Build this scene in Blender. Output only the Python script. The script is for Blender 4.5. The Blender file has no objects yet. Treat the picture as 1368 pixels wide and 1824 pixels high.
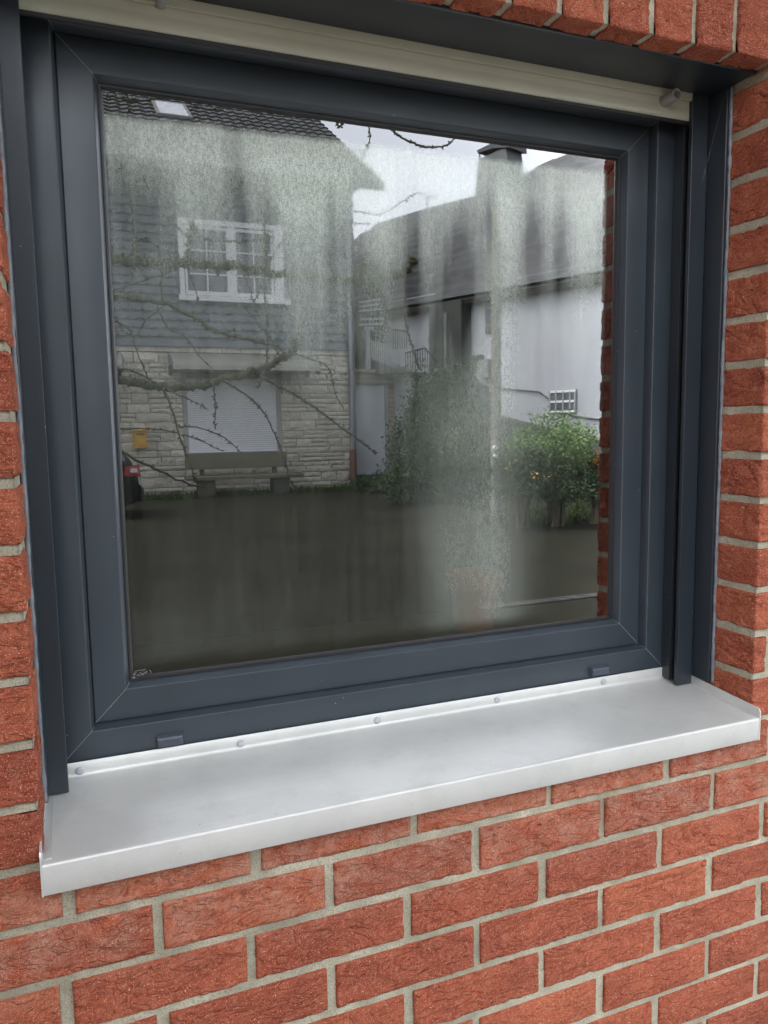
import bpy, math, random
import numpy as np
from mathutils import Vector, Matrix
random.seed(7); RNG = np.random.default_rng(7)
S = bpy.context.scene; COL = S.collection
# ------------------------------------------------------------------ camera
F_PX, YAW, PITCH, ROLL = 1366.12, -0.3782, -0.1114, 0.0153
CAM = np.array([0.0543, -1.0425, 0.6058])
def _rot(a, b, c):
    ca, sa, cb, sb, cc, sc = math.cos(a), math.sin(a), math.cos(b), math.sin(b), math.cos(c), math.sin(c)
    return (np.array([[ca, -sa, 0], [sa, ca, 0], [0, 0, 1]]) @ np.array([[1, 0, 0], [0, cb, -sb], [0, sb, cb]])
            @ np.array([[cc, 0, sc], [0, 1, 0], [-sc, 0, cc]]))
RC = _rot(YAW, PITCH, ROLL)
cd = bpy.data.cameras.new('camera'); cam = bpy.data.objects.new('camera', cd); COL.objects.link(cam)
cd.sensor_fit = 'VERTICAL'; cd.sensor_height = 24.0; cd.sensor_width = 18.0; cd.lens = F_PX / 1824 * 24.0
cd.clip_start = 0.02; cd.clip_end = 500
m = Matrix.Identity(4)
for i in range(3):
    m[i][0] = RC[i, 0]; m[i][1] = RC[i, 2]; m[i][2] = -RC[i, 1]; m[i][3] = CAM[i]
cam.matrix_world = m; S.camera = cam
S.render.resolution_x = 768; S.render.resolution_y = 1024
# ------------------------------------------------------------------ sky, sun, exposure
SUN_EL, SUN_AZ = math.radians(57), math.radians(262)     # azimuth from +Y clockwise
w = bpy.data.worlds.new('World'); S.world = w; w.use_nodes = True
nt = w.node_tree; nt.nodes.clear()
sk = nt.nodes.new('ShaderNodeTexSky'); sk.sky_type = 'NISHITA'; sk.sun_disc = False
sk.sun_elevation = SUN_EL; sk.sun_rotation = SUN_AZ; sk.air_density = 1.0; sk.dust_density = 3.0; sk.ozone_density = 1.5
hs = nt.nodes.new('ShaderNodeHueSaturation'); hs.inputs['Saturation'].default_value = 0.22
bg = nt.nodes.new('ShaderNodeBackground'); bg.inputs['Strength'].default_value = 0.15
wo = nt.nodes.new('ShaderNodeOutputWorld')
nt.links.new(sk.outputs[0], hs.inputs['Color']); nt.links.new(hs.outputs[0], bg.inputs[0]); nt.links.new(bg.outputs[0], wo.inputs[0])
sl = bpy.data.lights.new('sun', 'SUN'); sl.energy = 0.5; sl.angle = math.radians(40); sl.color = (1.0, 0.97, 0.92)
so = bpy.data.objects.new('sun', sl); COL.objects.link(so)
sd = Vector((math.sin(SUN_AZ) * math.cos(SUN_EL), math.cos(SUN_AZ) * math.cos(SUN_EL), math.sin(SUN_EL)))
so.rotation_euler = sd.to_track_quat('Z', 'Y').to_euler()
S.view_settings.view_transform = 'Standard'; S.view_settings.look = 'None'
S.view_settings.exposure = 3.36; S.view_settings.gamma = 1
S.render.engine = 'CYCLES'
# ------------------------------------------------------------------ geometry helpers
YG = 0.236                                   # front face of the glass
def ray(px, py):
    return RC @ np.array([(px - 684) / F_PX, 1, -(py - 912) / F_PX])
def at(px, py, Y):
    v = ray(px, py); t = (Y - CAM[1]) / v[1]; return CAM + t * v
def onplane(px, py, P, n):
    v = ray(px, py); t = ((P - CAM) @ n) / (v @ n); return CAM + t * v
def onz(px, py, z):
    v = ray(px, py); t = (z - CAM[2]) / v[2]; return CAM + t * v
class MB:
    """collects polygons; the street behind the camera is laid out in depth Y in front of the glass and turned to face it"""
    def __init__(s, street=False): s.v = []; s.f = []; s.m = []; s.street = street; s.n = 0
    def add(s, vs, fs, mi=0):
        b = s.n; s.v.append(np.asarray(vs, float).reshape(-1, 3)); s.n += len(s.v[-1])
        for f in fs: s.f.append(tuple(b + i for i in f)); s.m.append(mi)
        return b
    def box(s, x0, y0, z0, x1, y1, z1, mi=0, rz=0, c=None):
        vs = np.array([(x, y, z) for x in (x0, x1) for y in (y0, y1) for z in (z0, z1)], float)
        if rz:
            c = np.array(c if c is not None else ((x0 + x1) / 2, (y0 + y1) / 2)); q = vs[:, :2] - c
            vs[:, 0] = c[0] + q[:, 0] * math.cos(rz) - q[:, 1] * math.sin(rz); vs[:, 1] = c[1] + q[:, 0] * math.sin(rz) + q[:, 1] * math.cos(rz)
        s.add(vs, [(0, 1, 3, 2), (4, 6, 7, 5), (0, 4, 5, 1), (2, 3, 7, 6), (0, 2, 6, 4), (1, 5, 7, 3)], mi)
    def tube(s, pts, rad, n=8, mi=0, cap=True):
        pts = [np.array(p, float) for p in pts]; N = len(pts)
        rad = [rad] * N if np.isscalar(rad) else rad
        vs = []; up = np.array([0.13, 0.27, 0.95])
        for i, p in enumerate(pts):
            d = pts[min(i + 1, N - 1)] - pts[max(i - 1, 0)]; d /= np.linalg.norm(d) + 1e-12
            if abs(d @ up) > .97: u_ = np.array([1., 0, 0])
            else: u_ = up
            a = np.cross(d, u_); a /= np.linalg.norm(a); b = np.cross(d, a)
            for k in range(n):
                t = 2 * math.pi * k / n; vs.append(p + rad[i] * (a * math.cos(t) + b * math.sin(t)))
        fs = [(i * n + k, i * n + (k + 1) % n, (i + 1) * n + (k + 1) % n, (i + 1) * n + k) for i in range(N - 1) for k in range(n)]
        if cap: fs += [tuple(range(n))[::-1], tuple((N - 1) * n + k for k in range(n))]
        s.add(vs, fs, mi)
    def poly(s, pts, off, mi=0):
        """closed slab from an outline, off = thickness vector"""
        pts = [np.array(p, float) for p in pts]; n = len(pts); off = np.array(off, float)
        vs = pts + [p + off for p in pts]
        s.add(vs, [tuple(range(n))[::-1], tuple(range(n, 2 * n))] + [(i, (i + 1) % n, n + (i + 1) % n, n + i) for i in range(n)], mi)
    def grid(s, G, mi=0):
        a, b, _ = G.shape
        s.add(G.reshape(-1, 3), [(i * b + j, i * b + j + 1, (i + 1) * b + j + 1, (i + 1) * b + j) for i in range(a - 1) for j in range(b - 1)], mi)
    def build(s, name, mats, parent=None, smooth=False, auto=None):
        V = np.concatenate(s.v) if s.v else np.zeros((0, 3)); F = s.f
        if s.street: V = V.copy(); V[:, 1] = 2 * YG - V[:, 1]; F = [f[::-1] for f in F]
        me = bpy.data.meshes.new(name); me.from_pydata(V.tolist(), [], F)
        mats = mats if isinstance(mats, (list, tuple)) else [mats]
        for q in mats: me.materials.append(q)
        if len(mats) > 1: me.polygons.foreach_set('material_index', s.m)
        if smooth: me.polygons.foreach_set('use_smooth', [True] * len(F))
        me.update()
        if auto is not None:
            me.polygons.foreach_set('use_smooth', [True] * len(F)); me.set_sharp_from_angle(angle=math.radians(auto))
        o = bpy.data.objects.new(name, me); COL.objects.link(o)
        if parent is not None: o.parent = parent; o.matrix_parent_inverse = parent.matrix_world.inverted()
        return o
def tag(o, label, cat, group=None, kind=None):
    if label: o['label'] = label
    if cat: o['category'] = cat
    if group: o['group'] = group
    if kind: o['kind'] = kind
    return o
def thing(name, label, cat, loc, group=None, street=True):
    o = bpy.data.objects.new(name, None); COL.objects.link(o); x, y, z = loc
    o.location = (x, 2 * YG - y if street else y, z); o.empty_display_size = .1
    bpy.context.view_layer.update(); o.matrix_world = Matrix.Translation(o.location)
    return tag(o, label, cat, group)
# noise ------------------------------------------------------------
_perm = RNG.permutation(4096).astype(np.int64)
def _h(i, j, k): return _perm[(_perm[(_perm[i & 4095] + j) & 4095] + k) & 4095]
_g = RNG.normal(size=(4096, 3)); _g /= np.linalg.norm(_g, axis=1, keepdims=True)
def noise3(x, y, z):
    x, y, z = np.broadcast_arrays(x, y, z)
    xi, yi, zi = np.floor(x).astype(np.int64), np.floor(y).astype(np.int64), np.floor(z).astype(np.int64)
    fx, fy, fz = x - xi, y - yi, z - zi; f = lambda t: t * t * t * (t * (6 * t - 15) + 10); r = 0
    for a in (0, 1):
        for b in (0, 1):
            for c in (0, 1):
                g = _g[_h(xi + a, yi + b, zi + c)]
                d = g[..., 0] * (fx - a) + g[..., 1] * (fy - b) + g[..., 2] * (fz - c)
                r = r + d * (f(fx) if a else 1 - f(fx)) * (f(fy) if b else 1 - f(fy)) * (f(fz) if c else 1 - f(fz))
    return r * 1.6
# ------------------------------------------------------------------ materials
def mat(name, base, rough=.6, metal=0., spec=.5):
    m = bpy.data.materials.new(name); m.use_nodes = True
    b = m.node_tree.nodes['Principled BSDF']; b.inputs['Base Color'].default_value = (*base, 1)
    b.inputs['Roughness'].default_value = rough; b.inputs['Metallic'].default_value = metal; b.inputs['Specular IOR Level'].default_value = spec
    return m
def N(m, t, **k):
    n = m.node_tree.nodes.new(t)
    for a, b in k.items(): setattr(n, a, b)
    return n
def L(m, a, b): m.node_tree.links.new(a, b)
def coords(m, scale=(1, 1, 1)):
    tc = N(m, 'ShaderNodeNewGeometry'); mp = N(m, 'ShaderNodeMapping'); mp.inputs['Scale'].default_value = scale
    L(m, tc.outputs['Position'], mp.inputs['Vector']); return mp.outputs[0]
def noise(m, scale, detail=3, vec=None, rough=.5, dist=0):
    n = N(m, 'ShaderNodeTexNoise'); n.inputs['Scale'].default_value = scale; n.inputs['Detail'].default_value = detail
    n.inputs['Roughness'].default_value = rough; n.inputs['Distortion'].default_value = dist
    L(m, vec if vec is not None else coords(m), n.inputs['Vector']); return n.outputs['Fac']
def ramp(m, fac, stops):
    r = N(m, 'ShaderNodeValToRGB'); e = r.color_ramp.elements
    while len(e) < len(stops): e.new(.5)
    for q, (p, c) in zip(e, stops):
        q.position = p; q.color = (c, c, c, 1) if np.isscalar(c) else (*c, 1)
    L(m, fac, r.inputs[0]); return r.outputs[0]
def mix(m, fac, a, b, mode='MIX'):
    n = N(m, 'ShaderNodeMix', data_type='RGBA', blend_type=mode)
    for s, v in ((0, fac), (6, a), (7, b)):
        if hasattr(v, 'links'): L(m, v, n.inputs[s])
        else: n.inputs[s].default_value = v if np.isscalar(v) else (*v, 1)
    return n.outputs[2]
def mth(m, op, a, b=None, c=None, clamp=False):
    n = N(m, 'ShaderNodeMath', operation=op, use_clamp=clamp)
    for s, v in ((0, a), (1, b), (2, c)):
        if v is None: continue
        if hasattr(v, 'links'): L(m, v, n.inputs[s])
        else: n.inputs[s].default_value = v
    return n.outputs[0]
def bsdf(m): return m.node_tree.nodes['Principled BSDF']
def bump(m, h, dist, strength=1.0, prev=None):
    n = N(m, 'ShaderNodeBump'); n.inputs['Distance'].default_value = dist; n.inputs['Strength'].default_value = strength
    L(m, h, n.inputs['Height'])
    if prev is not None: L(m, prev, n.inputs['Normal'])
    return n.outputs[0]
def vary(m, base, base2, scale, bumpd=0, bscale=None, detail=4, vec=None, lo=.35, hi=.65):
    f = ramp(m, noise(m, scale, detail, vec), [(lo, 0.), (hi, 1.)])
    c = mix(m, f, base, base2); L(m, c, bsdf(m).inputs['Base Color'])
    if bumpd: L(m, bump(m, noise(m, bscale or scale * 4, 5), bumpd), bsdf(m).inputs['Normal'])
    return c
def pal(name, a, b, scale, rough=.7, bumpd=0, bscale=None, spec=.4, metal=0, **k):
    m = mat(name, a, rough, metal, spec); vary(m, a, b, scale, bumpd, bscale, **k); return m

def brick_mat():
    m = mat('brick', (.4, .1, .05), .9, 0, .15); P = coords(m)
    at_ = N(m, 'ShaderNodeAttribute'); at_.attribute_name = 'tint'
    big = noise(m, 14, 4, P); fine = noise(m, 160, 5, P, .65); grit = noise(m, 900, 2, P)
    c = ramp(m, mth(m, 'ADD', mth(m, 'MULTIPLY', at_.outputs['Fac'], .34), mth(m, 'MULTIPLY', big, .62)),
             [(.25, (.22, .052, .028)), (.5, (.31, .078, .038)), (.8, (.40, .122, .056))])
    c = mix(m, ramp(m, fine, [(.35, .55), (.62, 0.)]), c, (.20, .042, .028))
    v = N(m, 'ShaderNodeTexVoronoi'); v.inputs['Scale'].default_value = 420; v.inputs['Randomness'].default_value = 1; L(m, P, v.inputs['Vector'])
    sel = mth(m, 'LESS_THAN', v.outputs['Distance'], .30)
    sep = N(m, 'ShaderNodeSeparateColor'); L(m, v.outputs['Color'], sep.inputs[0])
    sel2 = mth(m, 'MULTIPLY', sel, mth(m, 'GREATER_THAN', sep.outputs[0], .70))
    c = mix(m, mth(m, 'MULTIPLY', sel2, .8), c, (.58, .27, .18))
    c = mix(m, ramp(m, noise(m, 620, 3, P, .7), [(.56, 0.), (.68, .75)]), c, (.60, .33, .23))
    v2 = N(m, 'ShaderNodeTexVoronoi'); v2.inputs['Scale'].default_value = 120; L(m, P, v2.inputs['Vector'])
    sp2 = N(m, 'ShaderNodeSeparateColor'); L(m, v2.outputs['Color'], sp2.inputs[0])
    c = mix(m, ramp(m, noise(m, 60, 5, P, .7), [(.50, 0.), (.70, .35)]), c, (.46, .20, .125))
    s3 = mth(m, 'MULTIPLY', mth(m, 'LESS_THAN', mth(m, 'ADD', v2.outputs['Distance'], mth(m, 'MULTIPLY', fine, .25)), .22), mth(m, 'GREATER_THAN', sp2.outputs[1], .9))
    c = mix(m, s3, c, (.70, .45, .32))
    # lime bloom washed down below the sill
    sx = N(m, 'ShaderNodeSeparateXYZ'); L(m, P, sx.inputs[0])
    band = ramp(m, mth(m, 'MULTIPLY_ADD', sx.outputs[2], 4.0, .8), [(.12, 0.), (.45, 1.), (.9, 1.), (1., .0)])
    bl = mth(m, 'MULTIPLY', band, ramp(m, noise(m, 22, 6, P, .7), [(.42, 0.), (.68, .75)]))
    bl = mth(m, 'MULTIPLY', bl, ramp(m, noise(m, 500, 2, P), [(.4, .25), (.6, 1.)]))
    c = mix(m, bl, c, (.42, .27, .20))
    L(m, c, bsdf(m).inputs['Base Color'])
    nb = bump(m, fine, .0028, .9); nb = bump(m, grit, .0006, .9, nb)
    st = noise(m, 1, 5, coords(m, (13, 13, 36)), .55, 1.3)           # tongues of clay dragged over one another
    s1 = ramp(m, st, [(.30, 0.), (.335, .25), (.44, .25), (.465, .55), (.55, .55), (.575, .8), (.66, .8), (.69, 1.)])
    nb = bump(m, s1, .0062, 1.0, nb)
    L(m, nb, bsdf(m).inputs['Normal']); return m
def mortar_mat():
    m = mat('mortar', (.40, .38, .30), .95, 0, .2); P = coords(m)
    c = mix(m, ramp(m, noise(m, 18, 5, P), [(.35, 0.), (.65, 1.)]), (.31, .29, .215), (.46, .43, .33))
    c = mix(m, ramp(m, noise(m, 420, 3, P), [(.36, .6), (.52, 0.)]), c, (.16, .145, .11))
    c = mix(m, ramp(m, noise(m, 6, 6, P, .65), [(.45, 0.), (.62, .55)]), c, (.20, .19, .135))
    L(m, c, bsdf(m).inputs['Base Color'])
    nb = bump(m, noise(m, 110, 5, P, .65), .003, .9); nb = bump(m, noise(m, 600, 3, P), .0008, .9, nb)
    L(m, nb, bsdf(m).inputs['Normal']); return m
def foil_mat(name='anthracite_foil', c=(.031, .041, .051), rough=.34):
    m = mat(name, c, rough, 0, .5); P = coords(m)
    L(m, mix(m, ramp(m, noise(m, 9, 3, P), [(.3, 0.), (.7, 1.)]), tuple(q * .92 for q in c), tuple(q * 1.1 for q in c)), bsdf(m).inputs['Base Color'])
    L(m, bump(m, noise(m, 1400, 2, P), .00012, .6), bsdf(m).inputs['Normal'])
    v = N(m, 'ShaderNodeTexVoronoi'); v.inputs['Scale'].default_value = 60; L(m, P, v.inputs['Vector'])
    sp = N(m, 'ShaderNodeSeparateColor'); L(m, v.outputs['Color'], sp.inputs[0])
    dust = mth(m, 'MULTIPLY', mth(m, 'LESS_THAN', v.outputs['Distance'], .05), mth(m, 'GREATER_THAN', sp.outputs[0], .86))
    base = bsdf(m).inputs['Base Color'].links[0].from_socket
    L(m, mix(m, dust, base, (.35, .36, .36)), bsdf(m).inputs['Base Color'])
    L(m, ramp(m, noise(m, 5, 4, P), [(.3, rough - .05), (.7, rough + .08)]), bsdf(m).inputs['Roughness'])
    return m
def alu_mat():
    m = mat('brushed_aluminium', (.56, .565, .54), .46, .30, .5)
    P = coords(m); B = coords(m, (6, 220, 220))
    c = mix(m, ramp(m, noise(m, 7, 4, P), [(.35, 0.), (.65, 1.)]), (.50, .51, .49), (.56, .565, .54))
    c = mix(m, ramp(m, noise(m, 16, 7, P, .7), [(.5, 0.), (.72, .30)]), c, (.36, .36, .33))
    c = mix(m, ramp(m, noise(m, 300, 2, P), [(.66, 0.), (.72, .35)]), c, (.70, .70, .68))
    v = N(m, 'ShaderNodeTexVoronoi'); v.inputs['Scale'].default_value = 38; L(m, P, v.inputs['Vector'])
    sp = N(m, 'ShaderNodeSeparateColor'); L(m, v.outputs['Color'], sp.inputs[0])
    d = mth(m, 'MULTIPLY', mth(m, 'LESS_THAN', v.outputs['Distance'], .045), mth(m, 'GREATER_THAN', sp.outputs[0], .82))
    c = mix(m, d, c, (.30, .28, .24)); L(m, c, bsdf(m).inputs['Base Color'])
    L(m, ramp(m, noise(m, 1, 3, B), [(.3, .40), (.7, .52)]), bsdf(m).inputs['Roughness'])
    L(m, bump(m, noise(m, 1, 2, B), .0001, .35), bsdf(m).inputs['Normal']); return m
def glass_mat():
    m = bpy.data.materials.new('wet_window_glass'); m.use_nodes = True; m.node_tree.nodes.clear()
    P = coords(m); o = N(m, 'ShaderNodeOutputMaterial')
    dw = N(m, 'ShaderNodeAttribute'); dw.attribute_name = 'dew'; dew = dw.outputs['Fac']
    grain = noise(m, 560, 2, coords(m, (1.15, 1, .8)), .6); gr2 = noise(m, 240, 3, coords(m, (1.2, 1, .55)), .6)
    g = mth(m, 'ADD', mth(m, 'MULTIPLY', grain, .6), mth(m, 'MULTIPLY', gr2, .4))
    nb = bump(m, g, .0016, 1.0)                     # droplets scatter the reflection
    st = N(m, 'ShaderNodeBump'); L(m, g, st.inputs['Height']); st.inputs['Distance'].default_value = .0016
    L(m, mth(m, 'MULTIPLY', dew, .0006), st.inputs['Strength'])
    gl = N(m, 'ShaderNodeBsdfGlossy'); gl.inputs['Color'].default_value = (.96, .97, 1.0, 1); gl.inputs['Roughness'].default_value = 0.0
    L(m, st.outputs[0], gl.inputs['Normal']); L(m, mth(m, 'MULTIPLY', dew, .03), gl.inputs['Roughness'])
    tr = N(m, 'ShaderNodeBsdfTransparent'); tr.inputs['Color'].default_value = (.36, .385, .31, 1)
    fr = N(m, 'ShaderNodeFresnel'); fr.inputs['IOR'].default_value = 1.5
    fac = mth(m, 'MULTIPLY_ADD', fr.outputs[0], 1.2, .066, clamp=True)
    ms = N(m, 'ShaderNodeMixShader'); L(m, fac, ms.inputs[0]); L(m, tr.outputs[0], ms.inputs[1]); L(m, gl.outputs[0], ms.inputs[2])
    df = N(m, 'ShaderNodeBsdfDiffuse')
    gg = ramp(m, g, [(.38, .35), (.5, .85), (.62, 1.7)]); sgr = N(m, 'ShaderNodeSeparateColor'); L(m, gg, sgr.inputs[0])
    gm = mth(m, 'ADD', .58, mth(m, 'MULTIPLY', ramp(m, g, [(.36, 0.), (.66, 1.)]), .92))
    amt = mth(m, 'MULTIPLY', mth(m, 'MULTIPLY', dew, gm), .30, clamp=True)
    cc = N(m, 'ShaderNodeCombineColor')
    for i, k in enumerate((.90, 1.0, .89)): L(m, mth(m, 'MULTIPLY', amt, k), cc.inputs[i])
    L(m, cc.outputs[0], df.inputs['Color'])
    gd = N(m, 'ShaderNodeMixShader'); dark = N(m, 'ShaderNodeBsdfDiffuse'); dark.inputs['Color'].default_value = (0, 0, 0, 1)
    L(m, mth(m, 'MULTIPLY', amt, .55), gd.inputs[0]); L(m, ms.outputs[0], gd.inputs[1]); L(m, dark.outputs[0], gd.inputs[2])
    ad = N(m, 'ShaderNodeAddShader'); L(m, gd.outputs[0], ad.inputs[0]); L(m, df.outputs[0], ad.inputs[1])
    L(m, ad.outputs[0], o.inputs[0]); return m

BRICK, MORTAR, FOIL, ALU, GLASS = brick_mat(), mortar_mat(), foil_mat(), alu_mat(), glass_mat()
FOILR = foil_mat('anthracite_rail', (.019, .026, .034), .36)
RUBBER = mat('black_rubber', (.012, .012, .013), .5)
SEAMM = mat('weld_seam', (.22, .23, .23), .6)
CREAM = pal('cream_lacquer', (.41, .41, .32), (.45, .45, .36), 6, .16, spec=.4)
GREYP = mat('grey_plastic', (.26, .26, .255), .45)
SCREWM = mat('screw_cap_grey', (.36, .38, .40), .5)
SILIC = pal('grey_silicone', (.12, .135, .155), (.19, .205, .225), 60, .5, .0015, 90)
# ------------------------------------------------------------------ brick wall
XL, XR, ZT, ZB = -0.016, 1.2095, 1.2185, 0.060   # opening
PIT, HB, LB, PX = .0834, .0692, .238, .25
wall = thing('brick_wall', 'red rustic brick wall with sandy mortar around the window', 'wall', (.6, .1, -.88), street=False)
class Fast:
    def __init__(s): s.V = []; s.F = []; s.T = []; s.n = 0
    def grid(s, G, t):
        a, b, _ = G.shape; i = np.arange(a - 1)[:, None] * b + np.arange(b - 1)[None, :] + s.n
        s.F.append(np.stack([i, i + b, i + b + 1, i + 1], -1).reshape(-1, 4)); s.V.append(G.reshape(-1, 3)); s.T.append(np.full(a * b, t)); s.n += a * b
    def build(s, name, m, parent, attr=None):
        V = np.concatenate(s.V).astype(np.float32); F = np.concatenate(s.F).astype(np.int32); me = bpy.data.meshes.new(name)
        me.vertices.add(len(V)); me.vertices.foreach_set('co', V.ravel()); me.loops.add(F.size); me.loops.foreach_set('vertex_index', F.ravel())
        me.polygons.add(len(F)); me.polygons.foreach_set('loop_start', np.arange(len(F), dtype=np.int32) * 4); me.update(calc_edges=True)
        me.polygons.foreach_set('use_smooth', np.ones(len(F), bool)); me.materials.append(m)
        if attr: a = me.attributes.new(attr, 'FLOAT', 'POINT'); a.data.foreach_set('value', np.concatenate(s.T).astype(np.float32))
        me.validate(); o = bpy.data.objects.new(name, me); COL.objects.link(o)
        if parent: o.parent = parent; o.matrix_parent_inverse = parent.matrix_world.inverted()
        return o
def disp(u, v, sd, along=1):
    """height of the rustic face in metres (+ = outwards)"""
    if along == 0: u, v = v, u
    a = noise3(u * 16, v * 22, sd); b = noise3(u * 45, v * 75, sd + 9)
    wx = noise3(u * 22, v * 30, sd + 31) * .8
    r = noise3(u * 15 + wx, v * 48 + wx * 1.6, sd + 57); fold = np.clip(1 - np.abs(r) * 7, 0, 1) ** 2 * np.clip(noise3(u * 12, v * 20, sd + 80) * 3 + .4, 0, 1)
    st = np.tanh(r * 9) * .00055
    return np.clip(a * .0020 + b * .0010 - fold * .0034 + st * 1.5, -.0034, .0012)
def brick(fs, path, L0, w0, w1, res, sd, tint, axis):
    """path(u)->(pos, normal) in the plane across `axis`; w0..w1 extent along axis (2 = z, 0 = x)"""
    nu = max(2, int(L0 / res)); nw = max(2, int((w1 - w0) / res)); e = .0035
    u = np.unique(np.concatenate([np.linspace(0, L0, nu), [e * .35, e, L0 - e, L0 - e * .35]])); wv = np.unique(np.concatenate([np.linspace(w0, w1, nw), [w0 + e * .35, w0 + e, w1 - e, w1 - e * .35]]))
    P, Nn = path(u); d = disp(u[:, None], wv[None, :], sd, 1 if axis == 2 else 0)
    jag = noise3(u[:, None] * 70, wv[None, :] * 70, sd + 3) * .0024 + noise3(u[:, None] * 25, wv[None, :] * 25, sd + 5) * .0015
    eu = np.minimum(u, L0 - u)[:, None]; ew = np.minimum(wv - w0, w1 - wv)[None, :]
    ed = np.minimum(eu, ew) + jag; rr = np.clip(1 - ed / e, 0, 1); d = d - rr ** 2 * .0024
    G = np.zeros((len(u), len(wv), 3)); G += P[:, None, :] + Nn[:, None, :] * d[..., None]; G[..., axis] = wv[None, :]
    # skirts run back into the wall
    def back(g): g = g.copy(); n = Nn if g.shape[0] == len(u) else None; return g
    full = np.zeros((len(u) + 2, len(wv) + 2, 3)); full[1:-1, 1:-1] = G
    full[0, 1:-1] = G[0] - Nn[0] * .02; full[-1, 1:-1] = G[-1] - Nn[-1] * .02
    full[1:-1, 0] = G[:, 0] - Nn * .02; full[1:-1, -1] = G[:, -1] - Nn * .02
    full[0, 0] = full[0, 1]; full[0, -1] = full[0, -2]; full[-1, 0] = full[-1, 1]; full[-1, -1] = full[-1, -2]
    fs.grid(full, tint)
def straight(x0, dy=0):
    def p(u): P = np.zeros((len(u), 3)); P[:, 0] = x0 + u; P[:, 1] = dy; Nn = np.zeros_like(P); Nn[:, 1] = -1; return P, Nn
    return p
def corner(c0, s, depth, first, R=.003, ax=0):
    """path that comes along the front towards coordinate c0 (s=+1 travelling +) and turns back into the reveal; first = length on front"""
    def p(u):
        P = np.zeros((len(u), 3)); Nn = np.zeros_like(P); q = math.pi / 2 * R
        for i, t in enumerate(u):
            if t < first - R: P[i, ax] = c0 - s * (first - t); P[i, 1] = 0; Nn[i, 1] = -1
            elif t < first - R + q:
                a = (t - first + R) / R; P[i, ax] = c0 - s * (R - R * math.sin(a)); P[i, 1] = R - R * math.cos(a); Nn[i, ax] = s * math.sin(a); Nn[i, 1] = -math.cos(a)
            else: P[i, ax] = c0; P[i, 1] = R + (t - first + R - q); Nn[i, ax] = s
        return P, Nn
    return p
fb = Fast(); fs_ = Fast(); sdn = 0
def vis(x0, x1, z0, z1):
    return x1 > -.12 and x0 < 1.36 and z1 > -.36 and z0 < 1.32
XA, XB, ZLO, ZHI = -1.25, 2.6, -.86, 2.3
k0, k1 = int(ZLO / PIT), int(ZHI / PIT)
for k in range(k0, k1 + 1):               # k = 0 is the course right below the sill
    zc = k * PIT; z0, z1 = zc - HB / 2, zc + HB / 2
    ox = .0116 if k == 0 else (.125 - .0026 if k % 2 else 0.)
    n0 = int((XA - ox) / PX) - 1
    for i in range(n0, int((XB - ox) / PX) + 2):
        a, b = ox + i * PX + .0074, ox + (i + 1) * PX - .0074
        if b < XA or a > XB: continue
        a += random.uniform(-.0018, .0018); b += random.uniform(-.0018, .0018)
        zz0, zz1 = z0 + random.uniform(-.0012, .0012), z1 + random.uniform(-.0012, .0012)
        sdn += 7.31; tint = random.random(); dy = random.uniform(-.0012, .0012)
        inop = zc > .04 and zc < ZT
        if k * PIT > ZT - .03 and zc < ZT + .24 + .02:          # lintel band: bricks replaced by the soldier course
            continue
        segs = [(a, b, None)]
        if inop:
            segs = []
            if a < XL: segs.append((a, min(b, XL), 'L' if b > XL - .0001 or XL - b < .012 else None))
            if b > XR: segs.append((max(a, XR), b, 'R' if a < XR or a - XR < .012 else None))
        for (p, q, c) in segs:
            if q - p < .03 and c is None: continue
            if c == 'L': q = XL
            if c == 'R': p = XR
            if q - p < .02:
                if c == 'L': p = q - .10
                else: q = p + .10
            hi = vis(p, q, zz0, zz1); res = .0027 if hi else .03
            if c is None: brick(fb, straight(p, dy), q - p, zz0, zz1, res, sdn, tint, 2)
            elif c == 'L': brick(fb, corner(XL, 1, .118, q - p), q - p + .118, zz0, zz1, res, sdn, tint, 2)
            else:
                f0 = q - p; pc = corner(XR, -1, .118, f0)
                brick(fb, pc, f0 + .118, zz0, zz1, res, sdn, tint, 2)
o = fb.build('brickwork', BRICK, wall, 'tint')
for i in range(-16, 19):                  # upright bricks over the window
    xc = .7245 + i * .0868; a, b = xc - .0372, xc + .0372; sdn += 5.7
    if b < XA or a > XB: continue
    a += random.uniform(-.001, .001); b += random.uniform(-.001, .001)
    hi = vis(a, b, ZT, ZT + .24); res = .0027 if hi else .03; over = b > XL and a < XR
    if over:
        def pp(u, f=corner(ZT, -1, .118, .238, ax=2)): return f(u)
        brick(fs_, pp, .238 + (.118 if over else 0), a, b, res, sdn, random.random(), 0)
    else: brick(fs_, corner(ZT, -1, .118, .238, ax=2), .238 + .03, a, b, res, sdn, random.random(), 0)
fs_.build('soldier_course', BRICK, wall, 'tint')
fm = Fast()
def mgrid(x0, x1, z0, z1, res, y=.0068):
    nx, nz = max(2, int((x1 - x0) / res)), max(2, int((z1 - z0) / res)); X, Z = np.meshgrid(np.linspace(x0, x1, nx), np.linspace(z0, z1, nz), indexing='ij')
    Y = y + noise3(X * 30, Z * 30, 3.3) * .0012 + noise3(X * 110, Z * 110, 7.7) * .0007
    fm.grid(np.stack([X, Y, Z], -1), .5)
mgrid(-.1, 1.42, -.34, ZB - .012, .005); mgrid(XR + .0035, 1.42, ZB - .012, 1.45, .006); mgrid(-.12, XL - .0035, ZB - .012, ZT + .004, .006); mgrid(-.12, 1.42, ZT + .004, 1.45, .008)
mgrid(XA, -.1, ZLO - .03, ZHI, .05, .005); mgrid(1.41, XB, ZLO - .03, ZHI, .05, .005); mgrid(-.1, 1.41, ZLO - .03, -.335, .05, .005); mgrid(-.12, 1.42, 1.445, ZHI, .05, .005)
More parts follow.
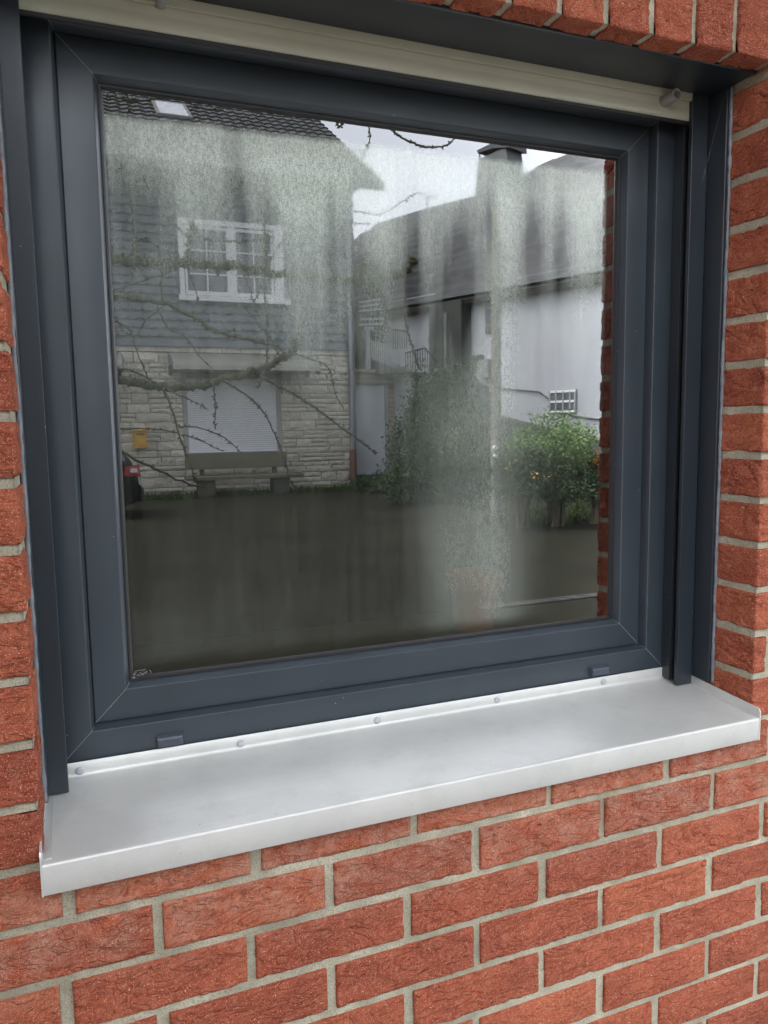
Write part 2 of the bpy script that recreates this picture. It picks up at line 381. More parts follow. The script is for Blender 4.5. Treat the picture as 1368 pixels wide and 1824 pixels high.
for X0, s in ((XR + .0035, 1), (XL - .0035, -1)):      # mortar in the reveals
    Y, Z = np.meshgrid(np.linspace(.004, .118, 24), np.linspace(ZB - .012, ZT + .004, 240), indexing='ij')
    X = X0 + noise3(Y * 60, Z * 60, 5) * .0012; fm.grid(np.stack([X, Y, Z], -1), .5)
X, Y = np.meshgrid(np.linspace(XL - .02, XR + .02, 260), np.linspace(.004, .118, 24), indexing='ij')
fm.grid(np.stack([X, Y, ZT + .0035 + noise3(X * 60, Y * 60, 5) * .0012], -1), .5)
fm.build('mortar_joints', MORTAR, wall)
PLASTER = pal('interior_plaster', (.30, .29, .27), (.33, .32, .30), 3)
mb = MB()
mb.box(XA, .12, ZLO, XL - .006, .36, ZHI); mb.box(XR + .006, .12, ZLO, XB, .36, ZHI); mb.box(XL - .006, .12, ZLO, XR + .006, .36, .058); mb.box(XL - .006, .12, 1.225, XR + .006, .36, ZHI)
mb.box(XA, .006, ZLO, XA + .05, .12, ZHI); mb.box(XB - .05, .006, ZLO, XB, .12, ZHI)
mb.build('inner_leaf', MORTAR, wall)
ov = MB(); ov.box(-5.5, -1.70, 2.70, 7.5, .3, 2.82); ov.box(-5.5, -1.74, 2.64, 7.5, -1.70, 2.86)  # added out of view to hold sky light off the near wall
tag(ov.build('shade_slab', pal('shade_slab_brown', (.16, .13, .10), (.20, .165, .13), 4)), 'unseen slab added high above the red brick wall to shade it', 'roof')
wg = MB(); wg.box(-1.60, -3.0, -.88, -1.28, -.003, 2.62)  # added block out of view on the left, darkens the right-hand reveal
tag(wg.build('shade_wall', BRICK), 'unseen brick block added left of the window to shade the wall and reveal', 'wall')
# ------------------------------------------------------------------ window
win = thing('window', 'anthracite grey plastic framed window with a misted pane above the aluminium sill', 'window', (.59, .2, .0935), street=False)
def mitre(x0, z0, x1, z1, prof, name, m, parent, auto=35, seams=None):
    mb = MB(); n = len(prof); V = []
    for (a, y) in prof: V += [(x0 + a, y, z0 + a), (x1 - a, y, z0 + a), (x1 - a, y, z1 - a), (x0 + a, y, z1 - a)]
    fs = [(i * 4 + k, (i + 1) * 4 + k, (i + 1) * 4 + (k + 1) % 4, i * 4 + (k + 1) % 4) for i in range(n - 1) for k in range(4)]
    mb.add(V, fs); o = mb.build(name, m, parent, auto=auto)
    if seams:
        for (sx, sz, ax, az) in ((x0, z0, 1, 1), (x1, z0, -1, 1), (x1, z1, -1, -1), (x0, z1, 1, -1)):
            sb = MB(); pts = [(sx + ax * a, y - .0001, sz + az * a) for (a, y) in prof[seams[0]:seams[1]]]
            sb.tube(pts, .00045, 5); sb.build('weld_seam', SEAMM, o)
    return o
def rnd(a0, y0, a1, y1, a2, y2, r, n=4):
    """rounded corner at (a1,y1)"""
    p0, p1, p2 = np.array([a0, y0]), np.array([a1, y1]), np.array([a2, y2]); d0 = (p0 - p1) / np.linalg.norm(p0 - p1); d2 = (p2 - p1) / np.linalg.norm(p2 - p1)
    A, B = p1 + d0 * r, p1 + d2 * r
    return [tuple((1 - t) ** 2 * A + 2 * t * (1 - t) * p1 + t * t * B) for t in np.linspace(0, 1, n + 1)]
fx0, fz0, fx1, fz1 = .0049, .0935, 1.1727, 1.2265
pf = [(0, .262), (0, .1975)] + [(.001, .197)] + rnd(.0, .197, .0455, .197, .0495, .2065, .0022) + [(.0495, .2065), (.0500, .213), (.0505, .214), (.0505, .262)]
frame = mitre(fx0, fz0, fx1, fz1, pf, 'outer_frame', FOIL, win, seams=(1, 10))
sx0, sz0, sx1, sz1 = .0570, .1458, 1.1206, 1.1742
ps = [(0, .262), (0, .2165)] + rnd(0, .222, .0, .215, .02, .215, .0012, 3) + rnd(.0, .215, .0480, .215, .0548, .229, .0020) + [(.0548, .229), (.0556, .2325), (.0556, .262)]
sash = mitre(sx0, sz0, sx1, sz1, ps, 'sash', FOIL, win, seams=(2, 13))
mitre(sx0 + .0552, sz0 + .0552, sx1 - .0552, sz1 - .0552, [(0, .2320), (.0006, .2300), (.0035, .2300), (.0068, .2352), (.0068, .24)], 'glazing_gasket', RUBBER, win)
mitre(sx0 - .004, sz0 - .004, sx1 + .004, sz1 + .004, [(0, .236), (.0004, .2185), (.0035, .2185), (.0042, .236)], 'sash_gasket', RUBBER, win)
# glass pane carrying the mist as a real deposit: its thickness is stored per point
gx0, gz0, gx1, gz1 = sx0 + .054, sz0 + .054, sx1 - .054, sz1 - .054
NX, NZ = 330, 330
GX, GZ = np.meshgrid(np.linspace(gx0, gx1, NX), np.linspace(gz0, gz1, NZ), indexing='ij')
blobs = [  # centre, radii (photo pixels on the pane), amount
    (640, 265, 520, 95, .62), (380, 330, 260, 120, .34), (560, 420, 72, 170, .42), (520, 300, 60, 90, .2), (692, 430, 38, 75, .42), (905, 450, 34, 170, .42), (980, 400, 130, 130, .22),
    (1048, 400, 44, 140, .42), (1000, 300, 90, 60, .2), (770, 430, 26, 70, .25), (330, 360, 26, 90, .15),
    (240, 350, 58, 95, -.42), (425, 350, 22, 110, -.40), (472, 350, 18, 110, -.38), (592, 400, 12, 150, -.30), (640, 430, 14, 120, -.15), (735, 480, 16, 110, -.5), (815, 530, 26, 130, -.60), (300, 390, 18, 110, -.12),
    (872, 400, 14, 75, -.42), (948, 430, 18, 110, -.62), (1002, 420, 16, 100, -.55), (1075, 430, 14, 50, -.2),
    (330, 560, 200, 170, .10), (430, 760, 260, 90, .10), (960, 640, 150, 110, .10), (420, 760, 240, 90, -.02), (700, 600, 40, 90, .22), (560, 570, 50, 70, .2),
    (885, 985, 46, 215, 2.5), (805, 985, 62, 190, 2.1), (960, 850, 60, 120, .35), (400, 1120, 230, 70, .25), (905, 700, 25, 120, .14), (845, 700, 25, 90, .16), (640, 950, 60, 200, -.05), (400, 1060, 190, 110, .10), (330, 1160, 130, 45, .08),
    (250, 980, 34, 130, -.14), (1010, 1000, 80, 190, -.22), (838, 1062, 36, 40, -.35), (700, 1130, 120, 40, .07), (480, 950, 90, 120, .04), (960, 640, 140, 110, -.12)]
dew = np.full_like(GX, .22)
def uv(px, py): p = at(px, py, YG); return p[0], p[2]
for (px, py, sx, sy, am) in blobs:
    cx, cz = uv(px, py); rx = abs(uv(px + sx, py)[0] - uv(px - sx, py)[0]) / 2; rz = abs(uv(px, py + sy)[1] - uv(px, py - sy)[1]) / 2
    wob = noise3(GX * 9, GZ * 3, px * .1) * .25
    dew += am * np.exp(-((((GX - cx) / rx + wob) ** 2 + ((GZ - cz) / rz + wob) ** 2)) ** 1.0)
hh = (GZ - gz0) / (gz1 - gz0)
dew += noise3(GX * 38, GZ * 2.2, 1.1) * .14 + noise3(GX * 110, GZ * 5, 4.1) * .10 + noise3(GX * 12, GZ * 9, 9.1) * .08 + noise3(GX * 60, GZ * 25, 2.1) * .07
dew *= .17 + 1.26 * np.clip((hh - .35) / .5, 0, 1)
dew = np.clip(dew, .015, 1.4)
top = np.clip((gz1 - GZ - .0265 - .010 * (1 - (GX - gx0) / (gx1 - gx0)) + noise3(GX * 20, GZ * 0, 2) * .004) / .012, 0, 1)
left = np.clip((GX - gx0 - .004) / .01, 0, 1); right = np.clip((gx1 - GX - .026) / .012, 0, 1); bot = np.clip((GZ - gz0 - .016 - noise3(GX * 14, GZ * 0, 6) * .005) / .02, 0, 1)
dew *= (.02 + .98 * top) * (.1 + .9 * left) * (.05 + .95 * right) * (.1 + .9 * bot)
pane = MB(); pane.grid(np.stack([GX, np.full_like(GX, YG), GZ], -1)); po = pane.build('glass_pane', GLASS, win)
a_ = po.data.attributes.new('dew', 'FLOAT', 'POINT'); a_.data.foreach_set('value', dew.astype(np.float32).ravel())
# drain caps on the frame
for x0_, x1_, zc in ((.1455, .1890, .1080), (.9850, 1.0285, .1100)):
    V = []; y0, y1 = .1969, .1860; zb, zt = zc - .0095, zc + .0095
    V = [(x0_, y0, zb), (x1_, y0, zb), (x1_, y0, zt), (x0_, y0, zt), (x0_ + .0015, y1 + .002, zb + .001), (x1_ - .0015, y1 + .002, zb + .001), (x1_ - .0015, y1 + .002, zt - .003), (x0_ + .0015, y1 + .002, zt - .003),
         (x0_ + .0035, y1, zb + .003), (x1_ - .0035, y1, zb + .003), (x1_ - .0035, y1, zt - .006), (x0_ + .0035, y1, zt - .006)]
    c = MB(); c.add(V, [(0, 1, 5, 4), (1, 2, 6, 5), (2, 3, 7, 6), (3, 0, 4, 7), (4, 5, 9, 8), (5, 6, 10, 9), (6, 7, 11, 10), (7, 4, 8, 11), (8, 9, 10, 11)])
    c.build('drain_cap', pal('drain_cap_grey', (.045, .056, .075), (.052, .062, .082), 30, .4), win, auto=30)
# grey sealant between window surround and brick
for X0, s in ((XR - .0005, 1), (XL + .0002, -1)):
    zz = np.linspace(.085, 1.215, 260); sb = MB()
    sb.tube([(X0 + noise3(z * 9, 0, 4) * .0012, .0985 + noise3(z * 25, 2, 4) * .001, z) for z in zz], [float(.0030 + abs(noise3(z * 30, 1, 8 + s)) * .0022) for z in zz], 8)
    sb.build('sealant_bead', SILIC, win, smooth=True)
# ------------------------------------------------------------------ roller shutter
sh = thing('roller_shutter', 'cream roller shutter pulled up into its anthracite box above the window', 'shutter', (.59, .16, 1.17), street=False)
def vprof(pts, z0, z1, name, m, parent, auto=40, zf=None):
    """vertical extrusion of an x,y outline; zf(x,y) gives the lower end"""
    mb = MB(); n = len(pts); zf = zf or (lambda x, y: z0)
    V = [(x, y, zf(x, y)) for x, y in pts] + [(x, y, z1) for x, y in pts]
    mb.add(V, [(i, (i + 1) % n, n + (i + 1) % n, n + i) for i in range(n)] + [tuple(range(n))[::-1], tuple(range(n, 2 * n))]); return mb.build(name, m, parent, auto=auto)
sill_z = lambda x, y: .0715 - (.184 - y) * .0690 + .0012
def rail(xi, xo, s):
    """U channel; xi = edge towards the pane, xo = outer edge, s = +1 for the right one"""
    r = thing_child('guide_rail', sh)
    def q(x0, y0, x1, y1, b=.0009):
        a, c = min(x0, x1), max(x0, x1); return [(a + b, y0), (c - b, y0), (c, y0 + b), (c, y1 - b), (c - b, y1), (a + b, y1), (a, y1 - b), (a, y0 + b)]
    vprof(q(xi, .146, xo, .1545), 0, 1.2165, 'front_leg', FOILR, r, zf=lambda x, y: sill_z(x, y) + .001)
    vprof(q(xi + s * .0035, .1715, xo, .1968), 0, 1.2165, 'back_leg', FOILR, r, zf=lambda x, y: sill_z(x, y) + .003)
    vprof(q(xi + s * .020, .1546, xo, .1714, .0003), 0, 1.2165, 'slot_wall', FOILR, r, zf=lambda x, y: sill_z(x, y) + .003)
    for yy in (.1556, .1704): vprof(q(xi + s * .001, yy - .0009, xi + s * .0045, yy + .0009, .0003), 0, 1.2165, 'brush_seal', RUBBER, r, zf=lambda x, y: sill_z(x, y) + .004)
    return r
def thing_child(name, parent):
    o = bpy.data.objects.new(name, None); COL.objects.link(o); o.parent = parent; o.matrix_parent_inverse = parent.matrix_world.inverted(); o.empty_display_size = .05; return o
def rail2(xi, xo, s):
    q = lambda x0, y0, x1, y1, b: [(min(x0, x1) + b, y0), (max(x0, x1) - b, y0), (max(x0, x1), y0 + b), (max(x0, x1), y1 - b), (max(x0, x1) - b, y1), (min(x0, x1) + b, y1), (min(x0, x1), y1 - b), (min(x0, x1), y0 + b)]
    front = vprof(q(xi, .146, xo, .1545, .0009), 0, 1.2165, 'guide_rail', FOILR, sh, zf=lambda x, y: sill_z(x, y) + .001)
    vprof(q(xi + s * .0035, .1715, xo, .1968, .0009), 0, 1.2165, 'rear_flange', FOILR, front, zf=lambda x, y: sill_z(x, y) + .003)
    vprof(q(xi + s * .020, .1546, xo, .1714, .0003), 0, 1.2165, 'slot_wall', FOILR, front, zf=lambda x, y: sill_z(x, y) + .003)
    for yy in (.1556, .1704): vprof(q(xi + s * .001, yy - .0009, xi + s * .0045, yy + .0009, .0003), 0, 1.2165, 'brush_seal', RUBBER, front, zf=lambda x, y: sill_z(x, y) + .004)
rail2(1.163, 1.2012, 1); rail2(.0147, -.0215, -1)
# surround strips lining the reveal, cut level above the sill ends
for X0, X1, s in ((1.2015, 1.2088, 1), (-.0145, -.0085, -1)):
    if s > 0: pts = [(X0, .1458), (X0, .1020), (X0 + .001, .1010), (X1, .1010), (X1, .1028), (X0 + .002, .1028), (X0 + .002, .1458)]
    else: pts = [(-.0118, .1458), (-.0118, .1020), (-.0125, .1010), (-.0205, .1010), (-.0205, .1028), (-.0140, .1028), (-.0140, .1458)]
    vprof(pts, .0883 if s > 0 else .0815, 1.2160, 'surround_strip', FOILR, sh)
def xprof(pts, x0, x1, name, m, parent, auto=40, closed=True):
    mb = MB(); n = len(pts); V = [(x0, y, z) for y, z in pts] + [(x1, y, z) for y, z in pts]; r = range(n) if closed else range(n - 1)
    mb.add(V, [(i, n + i, n + (i + 1) % n, (i + 1) % n) for i in r] + ([tuple(range(n)), tuple(range(n, 2 * n))[::-1]] if closed else [])); return mb.build(name, m, parent, auto=auto)
xprof([(.0425, 1.2190), (.0420, 1.2175), (.0430, 1.2160), (.0450, 1.2158), (.0465, 1.2170), (.1475, 1.2172), (.1475, 1.32), (.0425, 1.32)], XL + .001, XR - .001, 'box_soffit', FOILR, sh)
xprof([(.1480, 1.2171), (.1488, 1.2165), (.1490, 1.2052), (.1500, 1.2045), (.1535, 1.2045), (.1535, 1.2171)], -.0145, 1.2010, 'head_strip', FOILR, sh) if False else None
xprof([(.1476, 1.2170), (.1484, 1.2052), (.1500, 1.2046), (.1550, 1.2046), (.1550, 1.2170)], .0150, 1.1628, 'slat', CREAM, sh)
bar = xprof([(.1562, 1.2170), (.1562, 1.1950), (.1568, 1.1930), (.1562, 1.1910), (.1560, 1.1760), (.1572, 1.1725), (.1600, 1.1708), (.1640, 1.1708), (.1660, 1.1730), (.1660, 1.2170)], .0020, 1.1790, 'bottom_bar', CREAM, sh)
xprof([(.1585, 1.1710), (.1590, 1.1660), (.1610, 1.1648), (.1630, 1.1660), (.1640, 1.1710)], .0020, 1.1790, 'rubber_lip', RUBBER, bar)
for xs, zc in ((1.1035, 1.1985), (.1985, 1.2120)):
    t = MB(); n = 24; r0, r1 = .0102, .0078
    ya, yb = .1562, .1225
    V = [(xs + r * math.cos(2 * math.pi * k / n), y, zc + r * math.sin(2 * math.pi * k / n)) for (r, y) in ((r0 + .0012, ya), (r0, ya - .001), (r0, yb + .0006), (r0 - .0005, yb), (r1 + .0004, yb), (r1, yb + .0006), (r1, ya - .004), (.0001, ya - .004)) for k in range(n)]
    t.add(V, [(i * n + k, i * n + (k + 1) % n, (i + 1) * n + (k + 1) % n, (i + 1) * n + k) for i in range(7) for k in range(n)])
    t.build('stop_buffer', GREYP, bar, auto=35)
# ------------------------------------------------------------------ window sill
sill = thing('window_sill', 'silver brushed aluminium window sill with turned-down front edge', 'window sill', (.59, .08, .05), street=False)
def arc(cy, cz, r, a0, a1, n=6): return [(cy + r * math.cos(math.radians(a)), cz + r * math.sin(math.radians(a))) for a in np.linspace(a0, a1, n)]
SX0, SX1 = -.0165, 1.2015
upr = [(.1955, .0950), (.1940, .0955), (.1928, .0945), (.1925, .0800)] + [(.1925 - .0085 * (1 - math.cos(t)), .0800 - .0085 * math.sin(t)) for t in np.linspace(.2, math.pi / 2 - .06, 7)]
sur = [(.184, .0713), (.12, .0669), (.05, .0621), (-.0150, .0576)]
lip = [(-.0205, .0572), (-.0226, .0566), (-.0239, .0552), (-.0245, .0532), (-.0245, .0165), (-.0238, .0152), (-.0215, .0150), (-.0150, .0152)]
tops = upr + sur + lip; inner = [(-.0150, .0167), (-.0220, .0165), (-.0228, .0490), (-.0200, .0545), (-.0150, .0560), (.12, .0652), (.184, .0696), (.1942, .0760), (.1955, .0800)]
xprof(tops + inner, SX0, SX1, 'sill_plate', ALU, sill, auto=50)
for X0, X1, s in ((1.2016, 1.2040, 1), (-.0190, -.0167, -1)):
    yf = -.0252; prof = [(.1960, .0990), (.1960, .066), (.08, .055), (-.0100, .0500), (-.0130, .0150), (yf, .0148), (yf, .0660)]
    prof += [(yf + .0005, .0700), (yf + .0025, .0735), (yf + .0060, .0752)] + [(.10, .0835), (.1450, .0868)]
    e = MB(); n = len(prof); a, b = (X0, X1)
    V = [(a, y, z) for y, z in prof] + [(b, y, z) for y, z in prof]
    e.add(V, [(i, n + i, n + (i + 1) % n, (i + 1) % n) for i in range(n)]); 
    e.add(V, [tuple(range(n)), tuple(range(n, 2 * n))[::-1]])
    # folded foot lying on the sill surface
    fw = .0115 if s < 0 else .0030
    xa, xb = (b, b + fw) if s < 0 else (a - fw, a)
    zf_ = lambda y: .0713 - (.184 - y) * .0690
    ys = [.14, .06, -.0130]; vv = [(x, y, zf_(y) + h) for y in ys for x in (xa, xb) for h in (.0003, .0013)]
    e.add(vv, [(0, 1, 3, 2), (8, 10, 11, 9), (1, 5, 7, 3), (5, 9, 11, 7), (0, 2, 6, 4), (4, 6, 10, 8), (2, 3, 7, 6), (6, 7, 11, 10), (0, 4, 5, 1), (4, 8, 9, 5)])
    e.build('end_cap', pal('end_cap_aluminium', (.60, .615, .59), (.64, .65, .63), 20, .45, metal=.55), sill, auto=30)
for x in (.0303, .2807, .5258, .7707, 1.0164):
    n = 20; c = MB(); zc = .0812 + .0045 * (x / 1.1); R = .0067
    V = [(x, .1895, zc)] + [(x + r * math.cos(2 * math.pi * k / n), y, zc + r * math.sin(2 * math.pi * k / n)) for r, y in ((R * .6, .1899), (R * .9, .1908), (R, .1925)) for k in range(n)]
    c.add(V, [(0, 1 + k, 1 + (k + 1) % n) for k in range(n)] + [(1 + i * n + k, 1 + (i + 1) * n + k, 1 + (i + 1) * n + (k + 1) % n, 1 + i * n + (k + 1) % n) for i in range(2) for k in range(n)])
    c.build('screw_cap', SCREWM, sill, smooth=True)
# cobweb thread on the right surround, fluff in the pane corner
WEB = mat('cobweb', (.14, .145, .15), .6)
cw = MB(); pA = at(1304, 175, .108); pB = at(1256, 305, .142); pC = at(1250, 326, .1455); pA[0] = min(pA[0], 1.2005); pB[0] = min(pB[0], 1.1990)
cw.tube([pA, (pA + pB) / 2 + [0, 0, .001], pB, pC], [.00022, .00022, .00035, .0002], 4)
for i in range(14):
    q = pB + RNG.normal(size=3) * [.0012, .0012, .004]; cw.tube([pB + RNG.normal(size=3) * .001, q], .0002, 3)
tag(cw.build('cobweb', WEB), 'thin pale cobweb thread slanting across the dark right-hand surround', 'cobweb')
fl = MB()
for i in range(26):
    a = np.array([gx0 + .004, .2345, gz0 + .006]) + np.abs(RNG.normal(size=3)) * [.012, 0, .003]; fl.tube([a, a + RNG.normal(size=3) * [.004, .0006, .002], a + RNG.normal(size=3) * [.006, .0006, .003]], .00035, 3)
fl.tube([(gx0 + .002, .2335, gz0 + .008), (gx0 + .010, .233, gz0 + .0045), (gx0 + .020, .233, gz0 + .0035)], [.0015, .0022, .001], 6)
tag(fl.build('lint', mat('pale_lint', (.20, .19, .19), .8)), 'pale fluff caught in the lower left corner of the pane', 'lint')
# ------------------------------------------------------------------ room behind the glass
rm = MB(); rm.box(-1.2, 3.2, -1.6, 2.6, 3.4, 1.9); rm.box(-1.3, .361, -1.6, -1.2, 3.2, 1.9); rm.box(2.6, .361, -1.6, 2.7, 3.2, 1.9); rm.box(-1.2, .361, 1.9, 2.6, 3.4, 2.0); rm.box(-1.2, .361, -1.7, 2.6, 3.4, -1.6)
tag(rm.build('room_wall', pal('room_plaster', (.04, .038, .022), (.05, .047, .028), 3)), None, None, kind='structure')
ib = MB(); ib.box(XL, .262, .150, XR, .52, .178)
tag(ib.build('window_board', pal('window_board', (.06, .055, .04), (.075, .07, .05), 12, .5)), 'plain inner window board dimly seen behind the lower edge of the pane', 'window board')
pot = MB(); n = 28; pr = [(.0, .180), (.040, .180), (.052, .268), (.058, .270), (.060, .298), (.055, .298), (.050, .285), (.0, .283)]
pot.add([(.812 + r * math.cos(2 * math.pi * k / n), .36 + r * math.sin(2 * math.pi * k / n), z) for r, z in pr for k in range(n)], [(i * n + k, i * n + (k + 1) % n, (i + 1) * n + (k + 1) % n, (i + 1) * n + k) for i in range(len(pr) - 1) for k in range(n)])
tag(pot.build('flower_pot', pal('terracotta', (.40, .10, .015), (.30, .08, .015), 30, .8), auto=40), 'blurred orange brown pot standing inside behind the misted pane', 'flower pot')

exec_street = True
# ================================================================== the street the pane reflects
GZ0 = -.88
def ground_h(x, Y):
    """garden bank rising to the right and back"""
    x = np.asarray(x, float); Y = np.asarray(Y, float)
    t = np.clip((x - 6.6) / 3.0, 0, 1); u = np.clip((Y - 8.2) / 5.5, 0, 1); t = t * t * (3 - 2 * t); u = u * u * (3 - 2 * u)
    b = np.clip((Y - 17.6) / 5, 0, 1) * .6
    return GZ0 + 1.25 * t * u + b * np.clip((x - 6.3) / 2, 0, 1)
gm = mat('wet_asphalt', (.05, .05, .045), .85, 0, .06)
c1 = mix(gm, ramp(gm, noise(gm, 1.1, 7), [(.4, 0.), (.62, 1.)]), (.014, .0125, .008), (.026, .025, .014)); c1 = mix(gm, ramp(gm, noise(gm, 60, 4), [(.4, 0.), (.6, 1.)]), c1, (.034, .033, .026))
L(gm, c1, bsdf(gm).inputs['Base Color']); L(gm, bump(gm, noise(gm, 80, 4), .01), bsdf(gm).inputs['Normal'])
gb = MB(True)
xs = np.concatenate([[-150, -60, -20], np.linspace(-8, 24, 90), [40, 80, 150]]); ys = np.concatenate([[-1.9, 0.474, 3], np.linspace(4, 30, 80), [45, 90, 180]])
X, Y = np.meshgrid(xs, ys, indexing='ij'); gb.grid(np.stack([X, Y, ground_h(X, Y)], -1))
tag(gb.build('ground', gm, smooth=True), None, None, kind='structure')
gh = MB(); gh.box(-150, 3.5, GZ0 - .2, 150, 90, GZ0 + .001); gh.build('ground', gm)['kind'] = 'structure'
BOUNCE = pal('bounce_paving', (.17, .165, .15), (.21, .20, .185), 3, .9, .003, 60)
pv = MB(); pv.box(-6, -2.3, GZ0 - .05, 8, -.002, GZ0 + .006); tag(pv.build('path', BOUNCE), None, None, kind='structure')  # unseen paving added to bounce light up onto sill and brick
KERB = pal('kerb_concrete', (.025, .025, .022), (.06, .06, .054), 9, .9, .003, 80)
kb = MB(True)
for i in range(3, 9):
    kb.box(i * 1.0 + .006, 4.28, GZ0 - .05, i * 1.0 + .994, 4.40, GZ0 + .012)
tag(kb.build('kerb', KERB), None, None, kind='structure')
GRASS = pal('grass_green', (.035, .065, .014), (.06, .085, .02), 4, .9, spec=.1)
gr = MB(True); pts = []
for i in range(5200):
    x, Y = RNG.uniform(6.0, 12.5), RNG.uniform(8.4, 14.0)
    if Y > 8.4 + 0 and (x > 6.4 or Y > 12): pts.append((x, Y))
for i in range(2600): pts.append((RNG.uniform(1.0, 8.2), RNG.uniform(15.6, 16.95)))
for (x, Y) in pts:
    z = float(ground_h(x, Y)) - .01; h = RNG.uniform(.05, .14); a = RNG.uniform(0, 6.28); dx, dy = math.cos(a) * .02, math.sin(a) * .02; l = RNG.normal(size=2) * .03
    gr.add([(x - dx, Y - dy, z), (x + dx, Y + dy, z), (x + l[0], Y + l[1], z + h)], [(0, 1, 2)])
tag(gr.build('grass', GRASS), 'short green grass on the bank under the shrubs and by the stone wall', 'grass', kind='stuff')

# ---- house A: slate above, split stone below
FY = 17.0
SLATE = pal('slate', (.12, .14, .16), (.17, .19, .21), 2.2, .55, .004, 40)
STONE = mat('split_limestone', (.5, .46, .38), .9, 0, .2)
at_ = N(STONE, 'ShaderNodeAttribute'); at_.attribute_name = 'tint'
cS = mix(STONE, at_.outputs['Fac'], (.56, .53, .45), (.74, .70, .60)); cS = mix(STONE, ramp(STONE, noise(STONE, 9, 6), [(.4, .35), (.6, 0.)]), cS, (.42, .39, .33))
L(STONE, cS, bsdf(STONE).inputs['Base Color']); L(STONE, bump(STONE, noise(STONE, 14, 6), .05), bsdf(STONE).inputs['Normal'])
JOINT = mat('stone_joint', (.22, .205, .17), .95)
WHITE = pal('white_paint', (.78, .79, .80), (.72, .73, .74), 4, .45)
DKGLASS = mat('dark_pane', (.10, .11, .13), .08, 0, .8)
TILE = pal('dark_roof_tile', (.045, .048, .048), (.075, .078, .076), 3, .7, .006, 25)
ZS, XW = 2.455, 6.50
ha = thing('slate_house', 'two-storey house with grey slate upper wall and pale split-stone ground floor', 'house', (3.5, FY, GZ0))
b = MB(True); b.box(-4.0, FY + .02, GZ0 - .3, XW - .01, FY + 9, 6.35); b.build('wall', JOINT, ha)
gbx = MB(True); 
gbx.poly([(XW + .0, FY + .03, 6.3), (XW, FY + 8.97, 6.3), (XW, FY + 4.5, 9.6)], (-10.5, 0, 0)); gbx.build('gable', SLATE, ha)
# stone ashlar
class FS(Fast): pass
st = MB(True); tints = []
openings = [(2.33, 4.62, -.06, 1.84), (-1.6, .75, -.9, 1.84)]
z = GZ0 - .05
while z < ZS - .13:
    h = random.choice([.11, .15, .20, .24]); h = min(h, ZS - .125 - z); x = -4.0 - random.random() * .3
    while x < XW:
        wd = random.uniform(.28, .75); parts_ = [(z, z + h)] if (h < .18 or random.random() < .6) else [(z, z + h * .5), (z + h * .5, z + h)]
        x1 = min(x + wd, XW)
        for (za, zb_) in parts_:
            segs = [(x, x1)]
            for (oa, ob, oz0, oz1) in openings:
                if zb_ > oz0 + .01 and za < oz1 - .01:
                    ns = []
                    for (p, q) in segs:
                        if q <= oa or p >= ob: ns.append((p, q))
                        else:
                            if p < oa: ns.append((p, oa))
                            if q > ob: ns.append((ob, q))
                    segs = ns
            for (p, q) in segs:
                if q - p < .04: continue
                g = .007; d = random.uniform(.035, .075); nx = max(3, int((q - p) / .06)); X, Z = np.meshgrid(np.linspace(p + g, q - g, nx), np.linspace(za + g, zb_ - g, 4), indexing='ij')
                Yd = FY - d + noise3(X * 9, Z * 9, x) * .02; e = ((X < p + g + .001) | (X > q - g - .001) | (Z < za + g + .001) | (Z > zb_ - g - .001)); Yd = np.where(e, Yd + .015, Yd)
                Gp = np.zeros((nx + 2, 6, 3)); Gp[1:-1, 1:-1] = np.stack([X, Yd, Z], -1); Gp[0, 1:-1] = Gp[1, 1:-1]; Gp[-1, 1:-1] = Gp[-2, 1:-1]; Gp[:, 0] = Gp[:, 1]; Gp[:, -1] = Gp[:, -2]
                Gp[0, :, 1] = Gp[-1, :, 1] = FY + .02; Gp[:, 0, 1] = Gp[:, -1, 1] = FY + .02
                st.grid(Gp); tints += [random.random()] * ((nx + 2) * 6)
        x = x1
    z += h
x = -4.0
while x < XW:     # top soldier band
    x1 = min(x + random.uniform(.35, .6), XW); st.box(x + .006, FY - .06, ZS - .118, x1 - .006, FY + .01, ZS - .006); tints += [random.random()] * 8; x = x1
so_ = st.build('stone_cladding', STONE, ha); a_ = so_.data.attributes.new('tint', 'FLOAT', 'POINT'); a_.data.foreach_set('value', tints)
# slates: rows of round-ended pieces
UW = (2.38, 4.76, 3.50, 5.22)   # upper window
sc = MB(True); row = 0; zt = ZS + .02; PW, PH = .22, .185
nt_ = []
while zt < 6.4:
    for i in range(-18, 32):
        x0 = i * PW + (row % 2) * PW / 2; x1 = x0 + PW + .012
        if x1 > XW + .02: x1 = XW + .02
        if x1 - x0 < .05 or x0 > XW: continue
        if x1 > UW[0] and x0 < UW[1] and zt + PH * 1.1 > UW[2] and zt < UW[3]:
            if x0 < UW[0] - .02: x1 = UW[0]
            elif x1 > UW[1] + .02: x0 = UW[1]
            elif zt + PH * .5 > UW[2] and zt + .05 < UW[3]: continue
        yb = FY - .085 - .012 * ((i + row) % 2); n = 7; zb_ = zt
        pr = [(x0, yb + .072, zb_ + PH * 1.45), (x1, yb + .072, zb_ + PH * 1.45)]
        if row == 0: pr += [(x1, yb, zb_ - .02), (x0, yb, zb_ - .02)]
        else:
            pr += [(x1, yb + .028, zb_ + PH * .62)] + [(x0 + (x1 - x0) * (.5 + .5 * math.cos(t)) + (x1 - x0) * .10 * math.sin(t), yb, zb_ + PH * .34 * (1 - math.sin(t))) for t in np.linspace(.25, math.pi, n)]
        sc.poly(pr, (0, .012, 0))
    zt += PH; row += 1
sc.build('slate_cladding', SLATE, ha)
dr = MB(True); dr.box(-4.0, FY - .11, ZS - .012, XW + .03, FY - .02, ZS + .012); dr.build('drip_edge', mat('zinc', (.13, .14, .15), .5, .5), ha)
